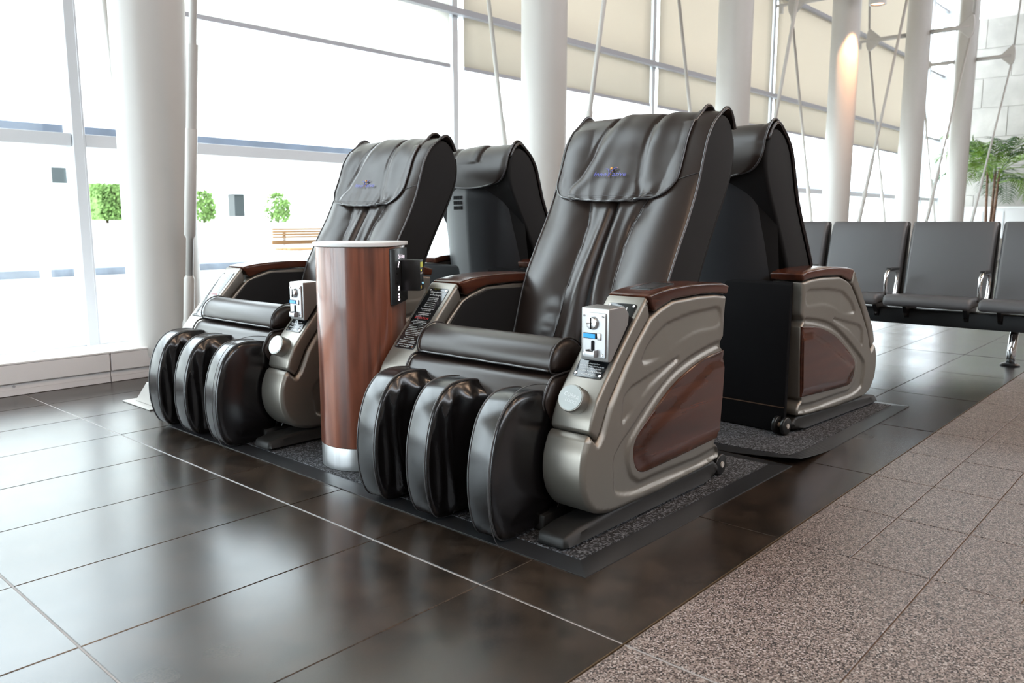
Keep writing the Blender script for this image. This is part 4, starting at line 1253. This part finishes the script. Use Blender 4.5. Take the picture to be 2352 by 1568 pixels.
bm = bmesh.new(); pbox(bm, 0.104, 0.124, 0.0852, 0.0862, 0.612, 0.622, 0); obj('sticker', bm, 'sticker_yellow', crd)
bm = bmesh.new()
for k in range(4): pbox(bm, 0.104 + k * 0.012, 0.111 + k * 0.012, 0.0852, 0.087, 0.662, 0.667, 0)
obj('card_symbols', bm, 'frame_grey', crd)
bm = bmesh.new()
text(bm, "Chill 'n Charge", lambda x, y: pp(0.105 + x, 0.0206, 0.716 + y), 0, 0, 0.020, 0.105)
obj('lit_title', bm, 'lit', cpn)
bm = bmesh.new()
for a, z, w_ in ((0.050, 0.690, .008), (0.058, 0.6965, .006), (0.066, 0.7035, .008), (0.056, 0.622, .018), (0.056, 0.613, .018), (0.056, 0.597, .018), (0.056, 0.588, .016), (0.056, 0.579, .020)):
    pbox(bm, a - w_ / 2, a + w_ / 2, 0.0204, 0.0212, z - 0.003, z + 0.003, 0)
obj('lit_symbols', bm, 'lit', cpn)
bm = bmesh.new()
for z in (0.684, 0.668, 0.652, 0.636): pbox(bm, 0.026, 0.031, 0.0202, 0.0210, z - 0.003, z + 0.003, 0)
obj('charge_port', bm, 'black_matte', cpn)
# ------------------------------------------------------------------ BEAM SEATING
bs = thing('beam_seating', 'row of grey vinyl waiting seats with chrome armrests on one black beam', 'seating', (5.5, 2.0, 0))
by0 = 2.0
SY = [0.845, 1.365, 1.885, 2.405, 2.925]
def bw_map(yc): return lambda u, v, y: Vector((u - 5.5, y + yc - by0, v))
proto = None
for i, yc in enumerate(SY):
    bm = bmesh.new()
    prof = cr([(5.565, .36), (5.590, .46), (5.628, .62), (5.668, .76), (5.700, .825), (5.725, .838), (5.742, .815), (5.730, .70), (5.700, .52), (5.675, .38), (5.62, .335)], 5, True)
    slab(bm, prof, -0.243 + 0, 0.243, 0.022, 0.022, mapf=bw_map(yc)); b = obj('backrest', bm, 'seat_vinyl', bs, True, 70)
    bm = bmesh.new()
    back = cr([(5.615, .36), (5.640, .47), (5.678, .64), (5.712, .78), (5.735, .832), (5.762, .818), (5.755, .70), (5.730, .52), (5.70, .36)], 5, True)
    slab(bm, back, -0.250, 0.250, 0.012, 0.012, mapf=bw_map(yc)); obj('back_shell', bm, 'seat_side', bs, True, 70)
    bm = bmesh.new()
    cu = cr([(5.175, .345), (5.180, .378), (5.215, .396), (5.35, .392), (5.52, .380), (5.62, .372), (5.62, .330), (5.45, .335), (5.25, .332), (5.195, .328)], 5, True)
    slab(bm, cu, -0.243, 0.243, 0.022, 0.022, mapf=bw_map(yc)); obj('seat_cushion', bm, 'seat_vinyl', bs, True, 70)
    for s in (-0.17, 0.17):
        bm = bmesh.new()
        slab(bm, fillet([(5.36, .330), (5.64, .330), (5.565, .235), (5.435, .235)], 0.01), s - 0.012, s + 0.012, 0.002, 0.002, mapf=bw_map(yc)); br = obj('bracket', bm, 'beam', bs)
        bm = bmesh.new(); cyl(bm, (5.425 - 5.5, yc + s - by0 - .0, .262), (5.412 - 5.5, yc + s - by0, .262), 0.011, seg=14); obj('bolt', bm, 'chrome', br, True, 40)
for yc in [a + 0.26 for a in SY[:4]]:
    bm = bmesh.new()
    lp_ = cr([(5.30, .372), (5.285, .44), (5.290, .505), (5.325, .532), (5.42, .534), (5.485, .528), (5.505, .49), (5.49, .42), (5.47, .372)], 6)
    tube(bm, [Vector((p[0] - 5.5, yc - by0, p[1])) for p in lp_], 0.013, 14); ar = obj('armrest', bm, 'chrome', bs, True)
    bm = bmesh.new(); slab(bm, fillet([(5.318, .534), (5.49, .534), (5.488, .550), (5.325, .552)], 0.006), -0.017, 0.017, 0.005, 0.005, mapf=bw_map(yc)); obj('armrest_pad', bm, 'black', ar, True, 50)
bm = bmesh.new(); box(bm, -0.055, 0.055, 0.62 - by0, 3.2 - by0, .196, .292, 0.006); obj('beam', bm, 'beam', bs, True, 40)
for yc in (0.945, 2.70):
    bm = bmesh.new(); tube(bm, [(0.0, yc - by0, .2), (-0.03, yc - by0, .17), (-0.055, yc - by0, .10), (-0.065, yc - by0, .016)], 0.024, 16); lg_ = obj('leg', bm, 'chrome', bs, True)
    bm = bmesh.new(); lathe(bm, [(0.0, .050), (0.006, .052), (0.012, .045), (0.018, .026)], 28, Matrix.Translation((-0.065, yc - by0, 0))); obj('foot', bm, 'black', lg_, True, 50)

# ------------------------------------------------------------------ PALM
def frond(bm, base, ang, pitch, L, n, wdt, droop, twist=0.0):
    d = Vector((math.cos(ang) * math.cos(pitch), math.sin(ang) * math.cos(pitch), math.sin(pitch)))
    p = Vector(base); pts = [p.copy()]; st = L / 24
    for k in range(24):
        d = (d + Vector((0, 0, -droop / 24 * (0.4 + k / 14)))).normalized(); p = p + d * st; pts.append(p.copy())
    tube(bm, pts, [0.011 * (1 - 0.8 * k / 24) for k in range(25)], 5)
    for k in range(n):
        f = 0.22 + 0.78 * k / (n - 1); i = min(23, int(f * 24)); q = pts[i].lerp(pts[i + 1], f * 24 - i) if i < 24 else pts[24]
        t = (pts[min(24, i + 1)] - pts[i]).normalized(); side = t.cross(Vector((0, 0, 1))).normalized(); upv = side.cross(t)
        ll = wdt * (math.sin(PI * (0.10 + 0.86 * f)) ** 0.7) * random.uniform(0.85, 1.1)
        for s in (-1, 1):
            dr = (side * s * 0.86 + t * 0.55 + upv * random.uniform(-0.05, 0.30)).normalized()
            a = q; m_ = q + dr * ll * 0.5; e = q + dr * ll + Vector((0, 0, -ll * random.uniform(.18, .42)))
            w_ = 0.019 * (1 - .35 * f); wv = t * w_
            v = [bm.verts.new(x) for x in (a - wv * .4, a + wv * .4, m_ + wv, e, m_ - wv, m_ + upv * 0.006)]
            bm.faces.new((v[0], v[1], v[2], v[5])); bm.faces.new((v[5], v[2], v[3])); bm.faces.new((v[0], v[5], v[4])); bm.faces.new((v[5], v[3], v[4]))
def palm(loc, seed, label, n, hh):
    random.seed(seed)
    t = thing('potted_palm', label, 'plant', loc)
    bm = bmesh.new(); lathe(bm, [(0.002, .22), (0.05, .24), (0.45, .30), (0.48, .30), (0.47, .27), (0.44, .26)], 28); obj('pot', bm, 'pot', t, True, 50)
    bm = bmesh.new()
    for k in range(3):
        a = k * 2.1; tube(bm, [(0.06 * math.cos(a), 0.06 * math.sin(a), .43), (0.10 * math.cos(a), 0.10 * math.sin(a), hh * .6), (0.13 * math.cos(a), 0.13 * math.sin(a), hh)], [.035, .028, .022], 8)
    obj('trunk', bm, 'trunk', t, True)
    for k in range(n):
        a = k * 2.399 + random.uniform(-.25, .25); p_ = random.choice((1.15, .95, .7, .45, .25)); zz = hh + random.uniform(-.35, .05)
        bm = bmesh.new(); frond(bm, (0.1 * math.cos(a), 0.1 * math.sin(a), zz), a, p_, random.uniform(1.25, 1.65), 28, .46, random.uniform(1.3, 2.4))
        obj('frond', bm, 'leaf' if k % 3 else 'leaf_dark', t)
    return t
palm((20.1, 4.12, 0), 11, 'tall potted palm with feathery green fronds against the stone wall', 22, 1.95)


# ------------------------------------------------------------------ OUTSIDE
g = sbox('ground_outside', 'out_ground', -30, 60, WY + 0.11, 70, -0.3, -0.02)
def osim(name, label, cat, m, x0, x1, y0, y1, z0, z1, bev=0.0):
    bm = bmesh.new(); box(bm, x0, x1, y0, y1, z0, z1, bev); o = obj(name, bm, m); tag(o, label, cat); return o
# kerb, low planter wall, hedges
osim('kerb', 'bluish grey kerb line on the bright pavement outside', 'kerb', 'out_curb', -20, 45, 13.6, 13.9, -0.019, 0.10)
pw = osim('planter_wall', 'long low white planter wall outside behind the bench', 'wall', 'out_wall', -20, 45, 15.4, 18.2, -0.019, 0.80, 0.02)
def hedge(name, label, x0, x1, y0, y1, z0, z1, seed):
    random.seed(seed); t = thing(name, label, 'hedge', ((x0 + x1) / 2, (y0 + y1) / 2, z0))
    bm = bmesh.new(); cyl(bm, (0, 0, .801 - z0), (0, 0, .1), .03, seg=8); obj('stem', bm, 'trunk', t)
    bm = bmesh.new(); sx, sy, sz = x1 - x0, y1 - y0, z1 - z0
    for k in range(2600):
        f = random.random(); x = random.uniform(-sx / 2, sx / 2); y = random.uniform(-sy / 2, sy / 2); z = random.uniform(0.02, sz)
        if f < .5: y = -sy / 2 + random.uniform(-.05, .08)
        elif f < .7: z = sz + random.uniform(-.06, .04)
        if seed > 1:
            e_ = (x / (sx / 2)) ** 2 + (y / (sy / 2)) ** 2 + ((z - sz * .45) / (sz * .58)) ** 2
            if e_ > 1 + random.uniform(-.25, .25): continue
        c = Vector((x, y, z)); n_ = Vector((random.uniform(-1, 1), random.uniform(-1, 1), random.uniform(-1, 1))).normalized(); o_ = n_.orthogonal().normalized() * 0.05; p_ = n_.cross(o_) * .5
        v = [bm.verts.new(q) for q in (c - o_, c + p_, c + o_, c - p_)]; bm.faces.new(v)
    if seed == 1: box(bm, -sx / 2 + .06, sx / 2 - .06, -sy / 2 + .06, sy / 2 - .06, 0.0, sz - .06)
    else: cyl(bm, (0, 0, 0.0), (0, 0, sz * .6), .03, seg=8)
    o = obj('foliage', bm, 'hedge', t); o['kind'] = 'stuff'
    return t
hedge('hedge', 'clipped green hedge seen through the glass left of the nearest column', 6.2, 6.85, 16.0, 17.0, 0.86, 1.50, 1)
hedge('hedge', 'loose green shrub just right of the left column, outside', 8.2, 8.62, 16.0, 16.6, 0.80, 1.45, 2)
hedge('hedge', 'small green shrub behind the left recliner, outside past the bench', 10.25, 10.85, 16.6, 17.2, 0.80, 1.48, 3)
# facade opposite with dark windows
fc = osim('opposite_building', 'bright white facade across the forecourt outside', 'building', 'out_wall', -20, 45, 26, 27, -0.019, 9)
for x, z in ((8.8, 1.95), (2.0, 1.95), (24.0, 1.95), (34.0, 1.95)):
    bm = bmesh.new(); box(bm, x, x + .5, 25.96, 26.0, z, z + .45); obj('window', bm, 'out_glass', fc)
pl_ = thing('outdoor_pillar', 'grey pillar with dark glass beside a shrub outside, left of the recliner headrest', 'pillar', (9.85, 17.3, 0))
bm = bmesh.new(); box(bm, -0.30, 0.30, -.2, .2, 0.801, .95, .01); obj('plinth', bm, 'kick', pl_)
bm = bmesh.new(); box(bm, -0.25, 0.0, -.15, .15, .951, 1.45, .01); obj('shaft', bm, 'out_glass', pl_)
bm = bmesh.new(); box(bm, -0.35, 0.40, -.2, .2, 1.451, 1.52, .01); obj('cap', bm, 'frame_grey', pl_)
# canopy band outside above the transom
cn = thing('outdoor_canopy', 'dark bluish canopy edge outside just above the window transom', 'canopy', (10, 12.0, 0))
bm = bmesh.new(); box(bm, -26, 30, 0, 0.5, 2.01, 2.13, .01); obj('fascia', bm, 'out_canopy', cn)
for k in range(6):
    bm = bmesh.new(); cyl(bm, (-25 + k * 9.5, .35, -0.019), (-25 + k * 9.5, .35, 2.01), .07, seg=12); obj('post', bm, 'white_paint', cn, True, 40)
# bench
bn = thing('park_bench', 'wooden slatted bench outside, beyond the left recliner armrest', 'bench', (6.93, 10.9, -0.019))
for z in (.60, .64, .68, .72):
    bm = bmesh.new(); box(bm, -0.1, 1.5, .20, .23, z, z + .032, .004); obj('back_slat', bm, 'bench_wood', bn)
for k in range(4):
    bm = bmesh.new(); box(bm, -0.1, 1.5, -.25 + k * .11, -.16 + k * .11, .42, .45, .004); obj('seat_slat', bm, 'bench_wood', bn)
bm = bmesh.new(); box(bm, -0.1, 1.5, .235, .25, .50, .565, .004); obj('back_rail', bm, 'bench_wood', bn)
for x in (0.1, 1.3):
    bm = bmesh.new(); box(bm, x, x + .05, -.25, .26, .0, .42, .01); box(bm, x, x + .05, .24, .27, .42, .70, .005); obj('leg', bm, 'frame_grey', bn)
# info boards beyond the far bays
for k, (x, y) in enumerate(((24.6, 11.4), (26.6, 11.6), (22.0, 10.9))):
    t = thing('outdoor_sign', ['dark outdoor board with a yellow disc, left one of the far pair', 'dark outdoor board with a yellow disc, right one of the far pair', 'dark outdoor board with a yellow disc nearest the rear recliner'][k], 'sign', (x, y, -0.019))
    bm = bmesh.new(); box(bm, -.04, .04, -.32, .32, .55, 1.35, .01); obj('board', bm, 'sign_dark', t)
    bm = bmesh.new(); cyl(bm, (-.05, 0, 1.02), (-.041, 0, 1.02), .14, seg=20); obj('disc', bm, 'sign_yellow', t)
    bm = bmesh.new(); cyl(bm, (0, 0, 0), (0, 0, .55), .04, seg=10); obj('post', bm, 'frame_grey', t)
# white bracket on the floor left of the left recliner
wb = thing('floor_bracket', 'white metal wedge shaped floor bracket left of the left recliner pads', 'bracket', (1.60, 3.66, 0))
bm = bmesh.new(); box(bm, -.07, .20, -.10, .19, .001, .006, .001); obj('plate', bm, 'white_paint', wb)
bm = bmesh.new(); slab(bm, [(-.14, .0065), (.10, .0065), (.10, .11), (-.01, .11)], -.03, .04, .003, .003, mapf=lambda u, v, y: Vector((y, -u, v))); obj('wedge', bm, 'white_paint', wb, True, 40)
